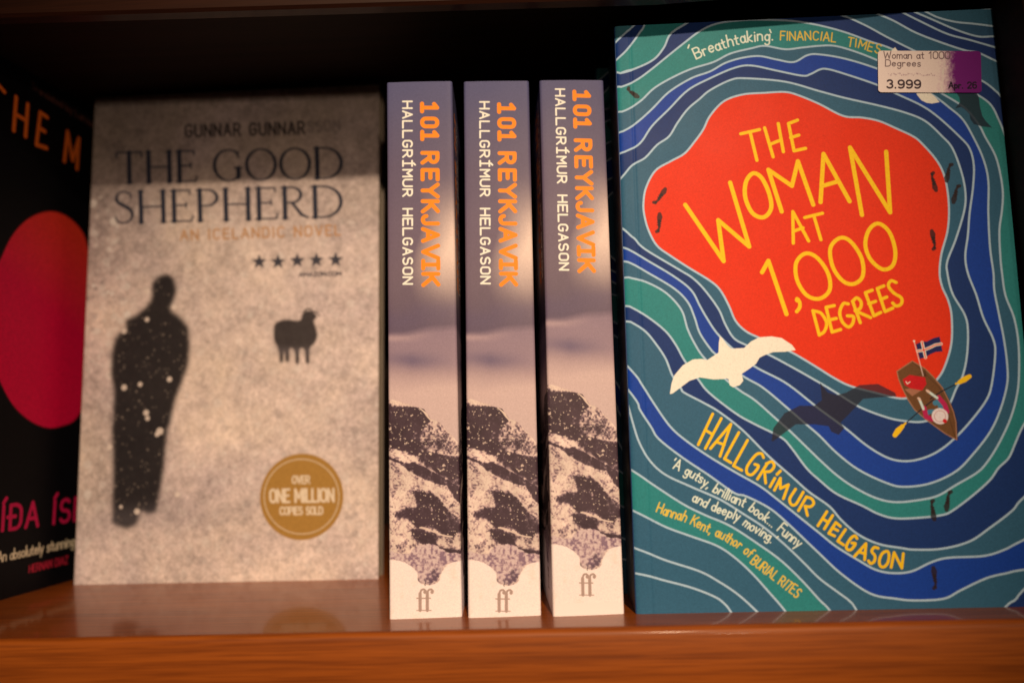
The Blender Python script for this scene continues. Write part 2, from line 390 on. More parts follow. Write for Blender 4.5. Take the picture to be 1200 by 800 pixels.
def quad_of(key):
    x, y, yaw, wd, h, lean, tilt = POSE[key]; dx, dy, up = frame(x, y, yaw, lean, tilt); o = np.array([x, y, 0.])
    return project([o+up*h, o+dx*wd+up*h, o+dx*wd, o]), rotm(dx, dy, up), (x, y, 0)
# ================================================================== BOOKCASE
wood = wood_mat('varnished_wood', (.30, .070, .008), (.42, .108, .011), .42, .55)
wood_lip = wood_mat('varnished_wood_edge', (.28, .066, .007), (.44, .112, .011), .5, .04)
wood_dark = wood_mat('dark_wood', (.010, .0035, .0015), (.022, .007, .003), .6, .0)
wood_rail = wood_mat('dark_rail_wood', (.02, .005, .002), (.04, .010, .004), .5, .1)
SH = (-171.1, 247.3); shyaw = math.radians(-2.43)
case = thing('bookcase', (SH[0], SH[1], 0), Matrix.Rotation(shyaw, 4, 'Z'))
tag(case, 'orange brown varnished wooden bookcase holding the row of paperbacks', 'bookcase')
# local coordinates: x along the front edge, y into the case
def board(name, x0, x1, y0, y1, ztop, zbot, m, r=2.2, lip=None):
    pts = [(y1, zbot)]+[(y0+1.2+1.2*math.cos(math.radians(a)), zbot+1.2+1.2*math.sin(math.radians(a))) for a in (270, 225, 180)]
    pts += [(y0+r+r*math.cos(math.radians(a)), ztop-r+r*math.sin(math.radians(a))) for a in range(180, 89, -15)]+[(y1, ztop)]
    n = len(pts); NX = 60; V = []; Fc = []
    for i in range(NX+1):
        x = x0+(x1-x0)*i/NX
        for j, (y, z) in enumerate(pts): V.append((x, y, z))
    for i in range(NX):
        for j in range(n):
            a = i*n+j; b = i*n+(j+1) % n; Fc.append((a, b, b+n, a+n))
    Fc.append(tuple(range(n-1, -1, -1))); Fc.append(tuple(NX*n+j for j in range(n)))
    o = mesh_obj(name, V, Fc, m, case, None, True)
    if lip:
        o.data.materials.append(lip)
        for i in range(NX):
            for j in range(n):
                if j < n-2: o.data.polygons[i*n+j].material_index = 1
    try: o.data.set_sharp_from_angle(angle=math.radians(35))
    except Exception: pass
    return o
board('shelf_board', -175, 346, -2, 262, 0, -21.0, wood, 2.4, wood_lip)
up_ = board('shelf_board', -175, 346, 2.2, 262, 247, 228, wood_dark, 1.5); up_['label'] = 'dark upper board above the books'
# rail added along the upper board's front, its underside bent to shape the shadow
def rail():
    V = []; 
    for x, zb in ((-175, 220.0), (60, 213.2), (225, 208.6), (300, 210.6), (346, 213.5)):
        for y, z in ((2, 247), (-4, 247), (-4, zb+1), (-3, zb), (1, zb), (2, zb+1)): V.append((x, y, z))
    Fc = [(q+i, q+(i+1) % 6, q+(i+1) % 6+6, q+i+6) for q in (0, 6, 12, 18) for i in range(6)]+[tuple(range(5, -1, -1)), tuple(range(24, 30))]
    return mesh_obj('shadow_rail', V, Fc, wood_rail, case)
rail()
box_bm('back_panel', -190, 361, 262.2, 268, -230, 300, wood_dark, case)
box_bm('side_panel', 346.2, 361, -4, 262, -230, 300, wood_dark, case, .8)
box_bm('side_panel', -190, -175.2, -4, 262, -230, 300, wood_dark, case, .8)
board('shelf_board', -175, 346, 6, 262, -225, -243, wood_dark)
# ================================================================== PRINTED ART
# ---- sea coloured cover
SLATE, TEAL, NAVY, BLUE = ink(52, 92, 104), ink(44, 124, 110), ink(24, 50, 92), ink(22, 60, 130)
LINE, RED, YEL, CREAM = ink(178, 190, 184), ink(232, 48, 16), ink(255, 188, 20), ink(248, 224, 206)
qw, RW, OW = quad_of('woman')
cw = Canvas(POSE['woman'][3], POSE['woman'][4], 6.6, qw, SLATE)
rings = []
far = [(1300, 900), (600, 900)]
L6 = [(1300, 500), (1230, 180), (1176, 117), (1168, 108), (1149, 94), (1110, 78), (1072, 60), (1040, 44), (1010, 28), (978, 16), (900, 0), (850, 0), (804, 28), (786, 40), (778, 56), (766, 70), (746, 80), (727, 86), (690, 90), (690, 350), (739, 377), (756, 388), (768, 402), (780, 420), (788, 440), (798, 455), (802, 460), (825, 472), (843, 482.5), (870, 503.5), (900, 533.5), (930, 560), (948, 576), (972, 593), (986, 609), (1006, 626), (1030, 637), (1056, 641.6), (1072, 643.6), (1104, 642.5), (1136, 634), (1160, 618), (1186, 598), (1200, 582), (1260, 530)]
L5 = [(1215, 470), (1222, 420), (1212, 340), (1200, 280), (1192, 220), (1184, 180), (1178, 160), (1170, 140), (1160, 122), (1140, 108), (1100, 84), (1046, 58), (1020, 49), (990, 38), (960, 30), (930, 25), (900, 23.6), (870, 24), (840, 28), (820, 37), (800, 52), (780, 68), (764, 81), (746, 94), (728, 102), (690, 112), (690, 335), (738, 359), (760, 372), (780, 388), (792, 404), (802, 422), (818, 444), (831, 460), (862, 484), (885, 497), (915, 512), (927, 524), (945, 548), (960, 562), (980, 578), (1010, 592), (1030, 602), (1050, 607), (1080, 606), (1104, 603), (1116, 598), (1140, 580), (1160, 562), (1170, 548), (1182, 536), (1190, 518), (1198, 500)]
L4 = [(1154, 160), (1166, 182), (1172, 204), (1175, 226), (1174, 246), (1171, 270), (1172, 300), (1174, 320), (1178, 346), (1188, 372), (1193, 400), (1194, 432), (1192, 460), (1184, 490), (1170, 520), (1156, 542), (1144, 554), (1120, 568), (1100, 580), (1080, 585), (1050, 588), (1026, 583), (1000, 570), (980, 556), (960, 538), (927, 506), (910, 491), (885, 469), (868, 458), (850, 444), (826, 420), (816, 406), (806, 386), (800, 366), (790, 352), (776, 340), (756, 330), (737, 325), (690, 312), (690, 140), (729, 131), (750, 119), (766, 104), (786, 92), (810, 81), (836, 73), (856, 63), (880, 57), (896, 54), (920, 58), (940, 56), (960, 54), (978, 54), (1000, 60), (1026, 70), (1070, 90), (1104, 110), (1124, 122), (1136, 132), (1148, 148)]
L3 = [(1140, 160), (1152, 186), (1158, 212), (1158, 250), (1160, 290), (1164, 320), (1165, 340), (1170, 366), (1176, 396), (1180, 426), (1180, 450), (1172, 480), (1160, 506), (1140, 532), (1120, 552), (1090, 566), (1060, 570), (1040, 566), (1006, 550), (980, 530), (960, 510), (946, 498), (924, 479), (894, 454), (870, 440), (840, 416), (832, 408), (820, 390), (814, 372), (806, 354), (790, 338), (760, 320), (736, 307), (690, 290), (690, 172), (730, 154), (746, 144), (764, 128), (784, 108), (810, 92), (832, 84), (850, 74), (870, 68), (890, 66), (910, 70), (930, 73), (946, 65), (960, 64), (990, 69), (1026, 80), (1060, 94), (1092, 111), (1112, 126), (1128, 140)]
L2 = [(1124, 160), (1136, 174), (1141, 194), (1140, 220), (1136, 250), (1134, 276), (1131, 300), (1134, 320), (1144, 346), (1152, 372), (1164, 398), (1166, 416), (1162, 450), (1156, 468), (1140, 490), (1120, 512), (1100, 528), (1080, 537), (1060, 540), (1040, 536), (1016, 522), (990, 501), (960, 479), (950, 471), (920, 448), (884, 429), (858, 408), (840, 390), (828, 372), (820, 358), (810, 340), (790, 324), (760, 306), (736, 292), (690, 270), (690, 195), (732, 178), (750, 168), (764, 148), (784, 128), (806, 106), (832, 92), (860, 80), (880, 77), (910, 83), (940, 89), (950, 87), (960, 82), (968, 81), (984, 85), (1026, 99), (1050, 110), (1080, 124), (1100, 138)]
L1 = [(1104, 160), (1116, 174), (1126, 200), (1131, 224), (1130, 246), (1120, 280), (1110, 306), (1110, 320), (1116, 344), (1130, 368), (1134, 386), (1133, 416), (1128, 440), (1120, 456), (1112, 474), (1098, 488), (1080, 494), (1060, 493), (1040, 489), (1008, 477), (980, 460), (960, 448), (930, 431), (900, 415), (874, 404), (860, 396), (850, 380), (842, 362), (826, 340), (812, 326), (796, 316), (756, 292), (744, 280), (736, 273), (705, 240), (732, 204), (742, 193), (756, 185), (770, 170), (784, 160), (794, 144), (806, 128), (820, 116), (832, 106), (856, 94), (874, 92), (920, 96), (960, 107), (990, 115), (1030, 124), (1060, 132), (1084, 142)]
L0 = [(1070, 160), (1080, 168), (1096, 186), (1105, 202), (1110, 222), (1112, 248), (1110, 272), (1103, 298), (1101, 320), (1104, 336), (1111, 352), (1115, 370), (1115, 400), (1109, 424), (1100, 442), (1082, 459), (1064, 466), (1050, 466), (1026, 460), (996, 452), (976, 442), (960, 432), (930, 414), (908, 404), (888, 395), (874, 388), (862, 376), (854, 358), (844, 340), (832, 329), (806, 313), (786, 300), (770, 288), (760, 270), (755, 252), (754, 238), (757, 220), (768, 200), (786, 189), (802, 180), (814, 166), (824, 152), (832, 136), (848, 119), (870, 111), (896, 109), (920, 108), (936, 112), (960, 122), (988, 136), (1010, 138), (1030, 142), (1051, 151)]
LW = 2.3
L7low = [(690, 380), (741, 435), (752, 450), (766, 472), (785, 499), (804, 516), (830, 534), (860, 552), (890, 569), (910, 584), (940, 608), (960, 624), (980, 640), (1006, 656), (1026, 667), (1046, 671), (1068, 669), (1092, 658), (1112, 653), (1152, 651), (1176, 644), (1200, 632), (1290, 590)]
L8low = [(690, 400), (742, 464), (750, 480), (763, 500), (772, 514), (800, 536), (830, 556), (860, 577), (874, 581), (900, 594), (920, 610), (960, 648), (986, 672), (1020, 695), (1050, 701), (1072, 703), (1106, 701), (1126, 691), (1156, 677), (1180, 671), (1200, 667), (1290, 655)]
L9low = [(735, 470), (743, 500), (750, 520), (762, 540), (780, 556), (810, 570), (844, 585), (870, 601), (896, 618), (920, 638), (942, 659), (960, 677), (980, 692), (996, 704), (1004, 715), (1030, 760)]
L10low = [(690, 520), (744, 553), (766, 568), (800, 590), (826, 603), (856, 616), (890, 638), (916, 657), (940, 680), (960, 702), (974, 717), (1000, 760)]
L11low = [(690, 575), (746, 600), (780, 617), (810, 628), (840, 639), (860, 652), (880, 670), (900, 692), (922, 718), (950, 760)]
L12low = [(690, 625), (747, 643), (780, 656), (820, 669), (844, 682), (866, 697), (890, 719), (930, 760)]
L13low = [(690, 665), (748, 672), (780, 680), (810, 688), (836, 698), (848, 706), (858, 719), (880, 760)]
BOT = [(1300, 800), (690, 800)]
def below(line, col):
    s = smooth(line, n=6); cw.poly(np.vstack([s, [(s[-1][0], 820)], [(s[0][0]-40, 820)], [(s[0][0]-40, s[0][1])]]), col); cw.seg(s, LW, LINE)
# top left corner
def area(line, extra, col):
    s = smooth(line, n=6); cw.poly(np.vstack([s, extra]), col); cw.seg(s, LW, LINE)
below(L7low, BLUE); below(L8low, SLATE)
s = smooth(L9low, n=6); cw.seg(s, LW, LINE)
below(L10low, TEAL); below(L11low, SLATE)
cw.seg(smooth(L12low), LW, LINE); cw.seg(smooth(L13low), LW, LINE)
area([(1150, 745), (1179, 710), (1190, 702), (1200, 690), (1250, 640)], [(1300, 640), (1300, 800)], NAVY)
# upper left pieces (outside ring six)
area([(690, 105), (727, 86), (746, 80), (766, 70), (778, 56), (786, 40), (804, 28), (840, 10)], [(840, -20), (680, -20)], TEAL)
area([(690, 95), (726, 67), (740, 52), (750, 38), (755, 30), (765, 0)], [(765, -20), (680, -20)], NAVY)
area([(700, 70), (724, 47), (742, 31), (765, 10)], [(765, -20), (680, -20)], ink(60, 110, 108))
# upper right pieces
area([(1000, 4), (1022, 14), (1046, 24), (1072, 38), (1100, 49), (1130, 59), (1146, 62), (1168, 72), (1200, 85)], [(1220, -20), (1000, -20)], SLATE)
area([(1000, 4), (1022, 14), (1046, 24), (1072, 38), (1100, 49), (1130, 59), (1146, 62), (1168, 72), (1200, 85)], [(1220, -20), (1000, -20)], NAVY)
area([(1040, 6), (1054, 13), (1080, 26), (1110, 40), (1136, 47), (1167, 56), (1200, 66)], [(1220, -20), (1040, -20)], NAVY)
area([(1056, 6), (1069, 13), (1090, 22), (1120, 35), (1146, 43), (1165, 43), (1200, 44)], [(1220, -20), (1056, -20)], ink(44, 78, 96))
area([(1066, 4), (1083, 13), (1100, 21), (1120, 26), (1140, 28), (1164, 31), (1200, 36)], [(1220, -20), (1066, -20)], ink(46, 88, 98))
cw.seg([(1110, 11), (1134, 10), (1180, 10)], LW, LINE)
# rings, outermost first.  Ring six closes round the sea; the corners above stay outside it
def ring(L, col):
    s = smooth(L, True, 6); cw.poly(s, col); cw.seg(s, LW, LINE, closed=True)
ring(L6, NAVY); ring(L5, TEAL); ring(L4, SLATE); ring(L3, BLUE); ring(L2, NAVY); ring(L1, SLATE); ring(L0, RED)
# birds
T5 = lambda pts: [(720+.2*a, 340+.2*b) for a, b in pts]
gull = T5([(325, 607), (335, 545), (350, 500), (400, 440), (460, 405), (510, 402), (545, 408), (610, 365), (612, 310), (618, 268), (635, 285), (660, 320), (685, 342), (760, 338), (800, 300), (850, 275), (920, 270), (980, 280), (1040, 320), (1062, 350), (1000, 360), (930, 362), (880, 380), (850, 395), (830, 430), (790, 460), (745, 490), (755, 530), (735, 555), (695, 568), (675, 555), (668, 520), (655, 515), (640, 520), (580, 522), (500, 510), (440, 530), (380, 575), (340, 605)])
shade = [(880+a/2.284, 370+b/2.284) for a, b in [(55, 335), (60, 300), (90, 260), (130, 240), (170, 240), (190, 225), (185, 178), (205, 205), (230, 212), (255, 205), (290, 185), (340, 182), (385, 205), (390, 215), (340, 218), (300, 222), (265, 260), (240, 285), (250, 300), (235, 318), (215, 310), (208, 295), (170, 290), (120, 290), (80, 320), (60, 335)]]
cw.poly(shade, ink(38, 34, 40), .86)
cw.poly(gull, CREAM)
T2 = lambda pts: [(960+.2*a, .2*b) for a, b in pts]
cw.poly(T2([(560, 530), (575, 560), (600, 590), (630, 604), (660, 608), (705, 600), (680, 570), (650, 545), (640, 520)]), CREAM)
cw.poly(T2([(420, 305), (430, 290), (445, 278), (462, 305)]), CREAM)
cw.poly(T2([(795, 535), (820, 570), (825, 600), (795, 637), (832, 628), (850, 640), (880, 670), (885, 700), (905, 728), (950, 742), (1012, 749), (975, 710), (955, 680), (940, 620), (935, 570), (915, 535)]), ink(30, 44, 52), .93)
# little fish
def fish(x1, y1, x2, y2):
    a = np.array([x1, y1]); b = np.array([x2, y2]); L = np.hypot(*(b-a)); d = (b-a)/L; n = np.array([d[1], -d[0]])
    col = ink(44, 28, 26)
    cw.seg([a+d*L*.04, a+d*L*.2+n*.3, a+d*L*.38], [4.6, 6.6, 5.2], col, .9)
    for t, o in ((.44, .8), (.5, -.9), (.56, .7), (.62, -.7), (.68, .5)): cw.seg([a+d*L*t+n*(o-1.1), a+d*L*t+n*(o+1.1)], 1.7, col, .9)
    cw.seg([a+d*L*.4, a+d*L*.76+n*.2, a+d*L*.93-n*.8], [3.8, 3.0, 2.6], col, .9)
    cw.seg([a+d*L*.94-n*1.0, a+d*L*.98-n*2.6], [4.6, 4.0], col, .9)
for f in [(780, 221, 768, 239), (773, 250, 772, 272), (1097, 224, 1091, 203), (1109, 213, 1113, 192), (1117, 238, 1122, 217), (1091.6, 270, 1096, 292), (748, 114, 735, 105), (1095, 609, 1091, 586), (1109, 598, 1112, 575), (1093.6, 664, 1097, 689)]: fish(*f)
# rowing boat seen from above
B = lambda pts: [(1000+a/5, 370+b/5) for a, b in pts]
hull = B([(255, 325), (345, 265), (380, 285), (420, 310), (470, 360), (520, 420), (560, 500), (585, 560), (600, 620), (605, 725), (540, 690), (430, 610), (360, 550), (320, 490), (290, 430), (265, 370)])
cw.poly([(x+2.2, y+1.5) for x, y in hull], ink(24, 26, 40), .6)
cw.poly(hull, ink(112, 68, 34)); cw.seg(hull, 1.2, ink(168, 110, 72), closed=True)
cw.seg(B([(345, 268), (505, 420), (598, 715)]), .7, ink(84, 50, 26)); cw.seg(B([(300, 400), (420, 320)]), .7, ink(84, 50, 26))
cw.poly(B([(300, 430), (345, 470), (400, 435), (330, 425)]), ink(170, 104, 70))
cw.poly(B([(288, 372), (330, 345), (420, 360), (428, 400), (402, 437), (335, 425), (300, 405)]), ink(206, 22, 26))
cw.poly(B([(420, 312), (428, 360), (412, 350)]), ink(80, 44, 24)); cw.seg(B([(308, 385), (316, 398), (332, 386)]), .9, CREAM)
cw.seg(B([(355, 148), (408, 350)]), 1.0, ink(230, 180, 150)); cw.dot(1071, 399.5, 1.1, CREAM)
flag = B([(366, 166), (400, 152), (430, 150), (470, 130), (505, 122), (522, 208), (480, 212), (450, 225), (420, 244), (388, 252)])
cw.poly(flag, ink(34, 34, 76))
cw.seg(B([(402, 155), (422, 244)]), 3.2, CREAM); cw.seg(B([(376, 206), (410, 202), (450, 185), (480, 170), (514, 164)]), 3.2, CREAM)
cw.seg(B([(402, 153), (422, 246)]), 1.3, RED); cw.seg(B([(374, 206), (410, 202), (450, 185), (480, 170), (516, 164)]), 1.3, RED)
for a, b, c, d in ((305, 630, 400, 545), (400, 545, 470, 490), (450, 485, 520, 440), (520, 440, 608, 396)): cw.seg(B([(a, b), (c, d)]), 1.3, ink(26, 26, 34))
cw.seg(B([(243, 698), (262, 672), (288, 645)]), [5.2, 6.6, 4.4], YEL); cw.seg(B([(288, 645), (306, 628)]), 2, YEL)
cw.seg(B([(622, 388), (650, 372), (680, 354)]), [4.6, 6.4, 4.6], YEL); cw.seg(B([(622, 388), (600, 398)]), 2, YEL)
for pts, wd, col in (([(430, 570), (450, 560), (480, 560)], 5, ink(70, 120, 130)), ([(480, 510), (500, 500), (515, 540)], 6, ink(70, 120, 130)),
        ([(415, 540), (425, 590), (460, 605)], 5.4, ink(190, 30, 70)), ([(500, 478), (535, 520), (548, 560)], 5.4, ink(190, 30, 70)),
        ([(385, 485), (402, 525), (410, 545)], 2.8, ink(214, 214, 214)), ([(435, 440), (465, 462), (490, 480)], 2.8, ink(214, 214, 214)), ([(380, 482), (390, 492)], 2.4, ink(235, 180, 140)), ([(430, 436), (444, 446)], 2.4, ink(235, 180, 140))):
    cw.seg(B(pts), wd, col)
cw.dot(1101.4, 487.4, 9.2, ink(238, 206, 184)); cw.seg([(1101.4+6.5*math.cos(a), 487.4+6.5*math.sin(a)) for a in np.linspace(0, 6.2, 24)], .8, ink(204, 140, 120), closed=True)
cw.dot(1107, 493, 2.4, ink(214, 20, 28))
# hand lettering of the title
TW = 5.0
def cap(strokes, wd=TW, col=YEL, sm=False, closed=False):
    for s_ in strokes: cw.seg(smooth(s_, closed) if sm else s_, wd, col, closed=closed)
cap([[(868, 157), (890, 152)], [(879, 155), (887, 188)], [(896, 150), (906, 184)], [(912, 145), (918, 178)], [(903, 169), (915.5, 164)], [(934.5, 141), (924, 145), (930.5, 177), (944, 174)], [(926.5, 161.5), (936, 158.5)]], 3.9)
cap([[(803, 240), (848, 306), (841.6, 258), (878, 289), (855.6, 214)], [(916, 248), (900.4, 199), (928, 218), (935, 189), (953, 240)], [(961.5, 237), (965, 180.5), (995.6, 236)], [(963.8, 218), (981, 213)], [(1010, 252), (996, 173), (1043, 249), (1038.4, 178)]])
cap([[(882, 203.4), (874, 214), (873.5, 232), (882, 250), (895, 254.6), (903.6, 244), (901, 226), (892, 208)]], sm=True, closed=True)
cap([[(929.6, 285), (929, 248), (947.6, 282.4)], [(930, 271), (941, 267)], [(943, 255), (963.8, 250)], [(953.5, 252.5), (962, 281)]], 3.8)
cap([[(893, 319), (900.4, 305.6), (921.6, 368)]]); cap([[(934, 350), (937, 354), (937, 360), (933.6, 365)]], 4.2, sm=True); cw.dot(934.5, 351.5, 3, YEL)
cap([[(944, 297), (933, 308), (934, 328), (945, 345.6), (960, 350), (972, 340), (970.5, 321), (958, 302.5)]], 4.6, sm=True, closed=True)
cap([[(984, 279), (973, 291), (976, 313), (988, 329.5), (1001, 332.5), (1011, 323), (1009.5, 302.5), (996.6, 283)]], 4.6, sm=True, closed=True)
cap([[(1029, 262), (1018, 270), (1014, 287), (1020, 304), (1034, 315.5), (1046, 311), (1049, 294), (1042, 272)]], 4.6, sm=True, closed=True)
DW = 3.7
cap([[(960, 392.5), (952.5, 364)], [(970.5+7, 358), (968, 360), (975, 389), (985, 386)], [(971, 375), (980, 373)], [(1008, 378), (999, 353)], [(1002, 364), (1020, 372)], [(1022, 340), (1014, 343), (1024, 370), (1032, 366)], [(1018, 356), (1026, 353)], [(1035.6, 335), (1028, 338), (1037, 365), (1046, 361)], [(1032, 351), (1039, 348)]], DW)
cap([[(952.5, 364), (962, 367), (968.5, 378), (966, 388), (960, 392.5)], [(994, 356), (988, 356), (984, 366), (987, 377), (994, 383), (999, 379), (1000, 371), (993, 370)], [(999, 353), (1004, 349), (1009, 354), (1008, 361), (1002, 364)], [(1050, 331), (1044, 329), (1041, 335), (1047, 343), (1056, 349), (1056, 356), (1050, 358.5), (1046, 355)]], DW, sm=True)
# author's name
K = lambda pts: [(780+.15*a, 460+.15*b) for a, b in pts]
J = lambda pts: [(900+.15*a, 560+.15*b) for a, b in pts]
M8 = lambda pts: [(720+.2*a, 500+.2*b) for a, b in pts]
AW = 3.1
cap([K(q) for q in ([(368, 165), (255, 405)], [(435, 200), (310, 435)], [(308, 290), (368, 325)], [(350, 435), (510, 245), (425, 495)], [(400, 385), (458, 405)], [(572, 310), (460, 515), (510, 545)], [(640, 370), (530, 570), (595, 605)])], AW)
cap([K([(765, 505), (748, 475), (705, 485), (640, 570), (635, 625), (670, 640), (708, 605), (725, 570), (697, 558)])], AW, sm=True)
cap([M8([(895, 215), (838, 305)]), M8([(880, 262), (886, 328)]), [(908, 560), (902.3, 570)], [(910.5, 555.5), (914.5, 551.5)], [(907.5, 574), (914.5, 560), (914.5, 572), (924, 567.5), (918, 584)]], AW)
cap([M8([(890, 215), (922, 203), (936, 228), (915, 258), (880, 262)]), J([(215, 85), (170, 160), (182, 205), (215, 205), (245, 160), (275, 108)]), J([(300, 145), (340, 160), (357, 195), (330, 222), (290, 218)])], AW, sm=True)
cap([J(q) for q in ([(300, 145), (238, 252)], [(290, 218), (308, 290)], [(460, 260), (390, 370)], [(505, 290), (440, 395)], [(425, 315), (472, 345)], [(565, 375), (530, 345), (475, 430), (520, 450)], [(505, 388), (545, 408)], [(605, 400), (545, 490), (590, 520)], [(675, 610), (765, 510), (755, 635)], [(712, 575), (760, 590)], [(962, 695), (985, 580), (1045, 700), (1057, 588)])], AW)
cap([J([(695, 470), (680, 450), (650, 465), (615, 520), (615, 550), (640, 560), (665, 540), (682, 510), (655, 505)]), J([(860, 545), (830, 540), (810, 570), (835, 605), (830, 648), (802, 665), (785, 645)])], AW, sm=True)
cap([J([(922, 570), (890, 590), (870, 640), (876, 682), (905, 692), (935, 660), (945, 610), (940, 578)])], AW, sm=True, closed=True)
# quotations
WHT = ink(232, 226, 208); YE2 = ink(236, 186, 60)
cw.seg([(807.5, 53), (806.3, 56.5)], 1.8, WHT)
along(cw, "Breathtaking", [(816, 69), (838, 60.5), (866, 52), (885, 48.5), (902, 48)], 13, 1.75, WHT)
cw.seg([(902, 35), (903.5, 38.5)], 1.6, WHT); cw.dot(905, 47, 1.0, WHT)
along(cw, "FINANCIAL", [(914.5, 47.5), (943, 47), (962, 47.5), (979, 49.5)], 10, 1.5, YE2, gap=.22)
along(cw, "TIMES", [(993, 54), (1010, 57), (1030, 63.5)], 10, 1.5, YE2, gap=.26)
along(cw, "'A gutsy, brilliant book... Funny", [(786, 547), (810, 559), (830, 572), (848, 583), (868, 592), (880, 600), (900, 614), (914, 624), (935, 641)], 11.5, 1.55, WHT)
along(cw, "and deeply moving.'", [(811, 586), (830, 596), (848, 603), (862, 609), (880, 621), (906, 637)], 11, 1.55, WHT)
along(cw, "Hannah Kent, author of", [(769, 599), (785, 605), (800, 610), (828, 623), (846, 631), (862, 641), (878, 653)], 11.5, 1.55, YE2)
along(cw, "BURIAL RITES", [(879, 659), (892, 669), (905, 678), (918, 688), (933, 700)], 11, 1.5, YE2, gap=.2)
im_sea = cw.image('sea_cover_print', .07)
# ---- spines with mountain
qs, RS, OS = quad_of('spine_a')
cs = Canvas(24.8, 194.3, 9, qs, ink(120, 95, 105))
yy = np.array([97, 150, 205, 260, 320, 350, 385, 395, 425, 440, 460, 520, 560, 724]); 
cols = np.array([ink(*c) for c in [(90, 82, 100), (96, 82, 94), (101, 82, 90), (111, 88, 92), (115, 90, 90), (109, 85, 86), (103, 80, 84), (146, 114, 112), (156, 122, 116), (176, 138, 124), (208, 166, 142), (206, 166, 142), (210, 170, 145), (240, 205, 168)]])
hinv = np.linalg.inv(cs.H)
rows_y = []
for r in range(cs.h):
    q = hinv@np.array([cs.w/2, r+.5, 1]); rows_y.append(q[1]/q[2])
rows_y = np.array(rows_y)
wv = (vnoise(cs.h, cs.w, 160, 3, 2)-.5)*26
ymap = rows_y[:, None]+wv
for c in range(3): cs.a[..., c] = np.interp(ymap, yy, cols[:, c])
# sun glow at the right edge
XX = np.linspace(0, 1, cs.w)[None]
g = np.exp(-((ymap-292)/52)**2)*np.clip((XX-.42+.1*np.sin(ymap/23))/.5, 0, 1)**1.0
cs.put(np.clip(g, 0, 1), ink(240, 196, 160), .95)
g = np.exp(-((ymap-372)/16)**2)*(.4+.6*vnoise(cs.h, cs.w, 60, 5)); cs.put(g, ink(100, 80, 92), .55)
g = np.exp(-((ymap-425)/10)**2)*np.clip(1-np.abs(XX-.35)*1.6, 0, 1); cs.put(g, ink(104, 84, 96), .8)
g = np.exp(-((ymap-396)/5)**2)*np.clip(1-XX*1.4, 0, 1); cs.put(g, ink(206, 162, 142), .5)
rr0 = np.random.default_rng(2); n1 = vnoise(cs.h, cs.w, 14, 11, 4); n2 = vnoise(cs.h, cs.w, 7, 12, 3); n3 = vnoise(cs.h, cs.w, 40, 13, 4)
n4 = vnoise(cs.h, cs.w, 4, 14, 2)
def rag(pts, amt=.5, soft=2.5, nn=None):
    m_ = blur(cs.mask_poly(pts), max(soft, 1.6)*1.15*cs.k)
    nz_ = (n1-.5)*1.7+(n2-.5)*1.0+(n4-.5)*1.3
    return np.clip((m_+nz_*max(amt, .38)*np.clip(m_*6, 0, 1)-.5)*8+.5, 0, 1)
S1 = lambda pts: [(440+a/5.714, 440+b/5.714) for a, b in pts]
S2 = lambda pts: [(440+a/5, 570+b/5) for a, b in pts]
DK = ink(88, 64, 62); SNOW = ink(226, 184, 148); MAU = ink(172, 136, 122)
# the mountain: a field of rock and snow, broken up by noise at several scales
def norm(a): return (a-a.mean())/a.std()
fb = norm(vnoise(cs.h, cs.w, 15, 41, 5)); ff_ = norm(vnoise(cs.h, cs.w, 5, 42, 3)); fl = norm(vnoise(cs.h, cs.w, 42, 43, 3))
mtn = blur(cs.mask_poly(S1([(-60, 150), (75, 158), (130, 164), (200, 185), (262, 207), (325, 222), (372, 290), (430, 312), (470, 360), (500, 385), (545, 440), (640, 500), (640, 1700), (-60, 1700)])), .5*cs.k)
mtn = np.clip((mtn+fb*.05+ff_*.04*np.clip(mtn*5, 0, 1)-.5)*9+.5, 0, 1)
D = np.full((cs.h, cs.w), .24)
def dark(pts, v=1.0, soft=1.6, keep=None):
    global D
    D = np.maximum(D, blur(cs.mask_poly(pts), soft*cs.k)*v)
dark(S1([(-60, 165), (75, 196), (180, 205), (262, 207), (325, 226), (352, 262), (372, 300), (345, 345), (300, 390), (310, 450), (350, 500), (430, 520), (560, 540), (640, 580), (640, 800), (545, 735), (500, 700), (440, 668), (360, 620), (300, 575), (262, 545), (200, 515), (130, 490), (75, 478), (-60, 470)]), 1.02)
dark(S1([(310, 350), (380, 296), (440, 318), (500, 390), (560, 460), (560, 525), (470, 545), (380, 520), (300, 485), (255, 410)]), .62, 2.5)
D *= 1-.2*blur(cs.mask_poly(S1([(320, 350), (385, 300), (440, 322), (500, 395), (550, 470), (470, 520), (380, 500), (320, 460)])), 2.2*cs.k)
dark(S1([(60, 528), (95, 545), (170, 572), (215, 590), (250, 575), (330, 612), (430, 665), (500, 700), (560, 770), (600, 880), (535, 830), (478, 735), (400, 722), (300, 680), (215, 632), (170, 590), (90, 560), (60, 545)]), 1.0, .9)
dark(S2([(205, 14), (260, 22), (330, 30), (380, 70), (400, 110), (450, 160), (490, 190), (500, 250), (460, 300), (400, 270), (290, 240), (230, 240), (190, 190), (105, 185), (95, 150), (180, 128), (250, 118), (236, 78)]), .98, 2.0)
dark(S2([(205, 245), (260, 242), (370, 276), (384, 300), (350, 330), (400, 356), (520, 368), (520, 402), (430, 396), (330, 350), (260, 330), (212, 305)]), .95, 1.5)
dark(S2([(430, -20), (520, -20), (520, 110), (480, 80), (445, 40)]), .9, 2)
dark(S2([(75, 120), (130, 140), (110, 200), (70, 190)]), .45, 2); dark(S2([(60, 250), (160, 262), (150, 300), (60, 290)]), .34, 3); dark(S2([(75, 340), (180, 330), (200, 380), (70, 378)]), .38, 3)
T = 1-D+fb*.13+ff_*.13+fl*.05
T = 1/(1+np.exp(-(T-.5)/.125))
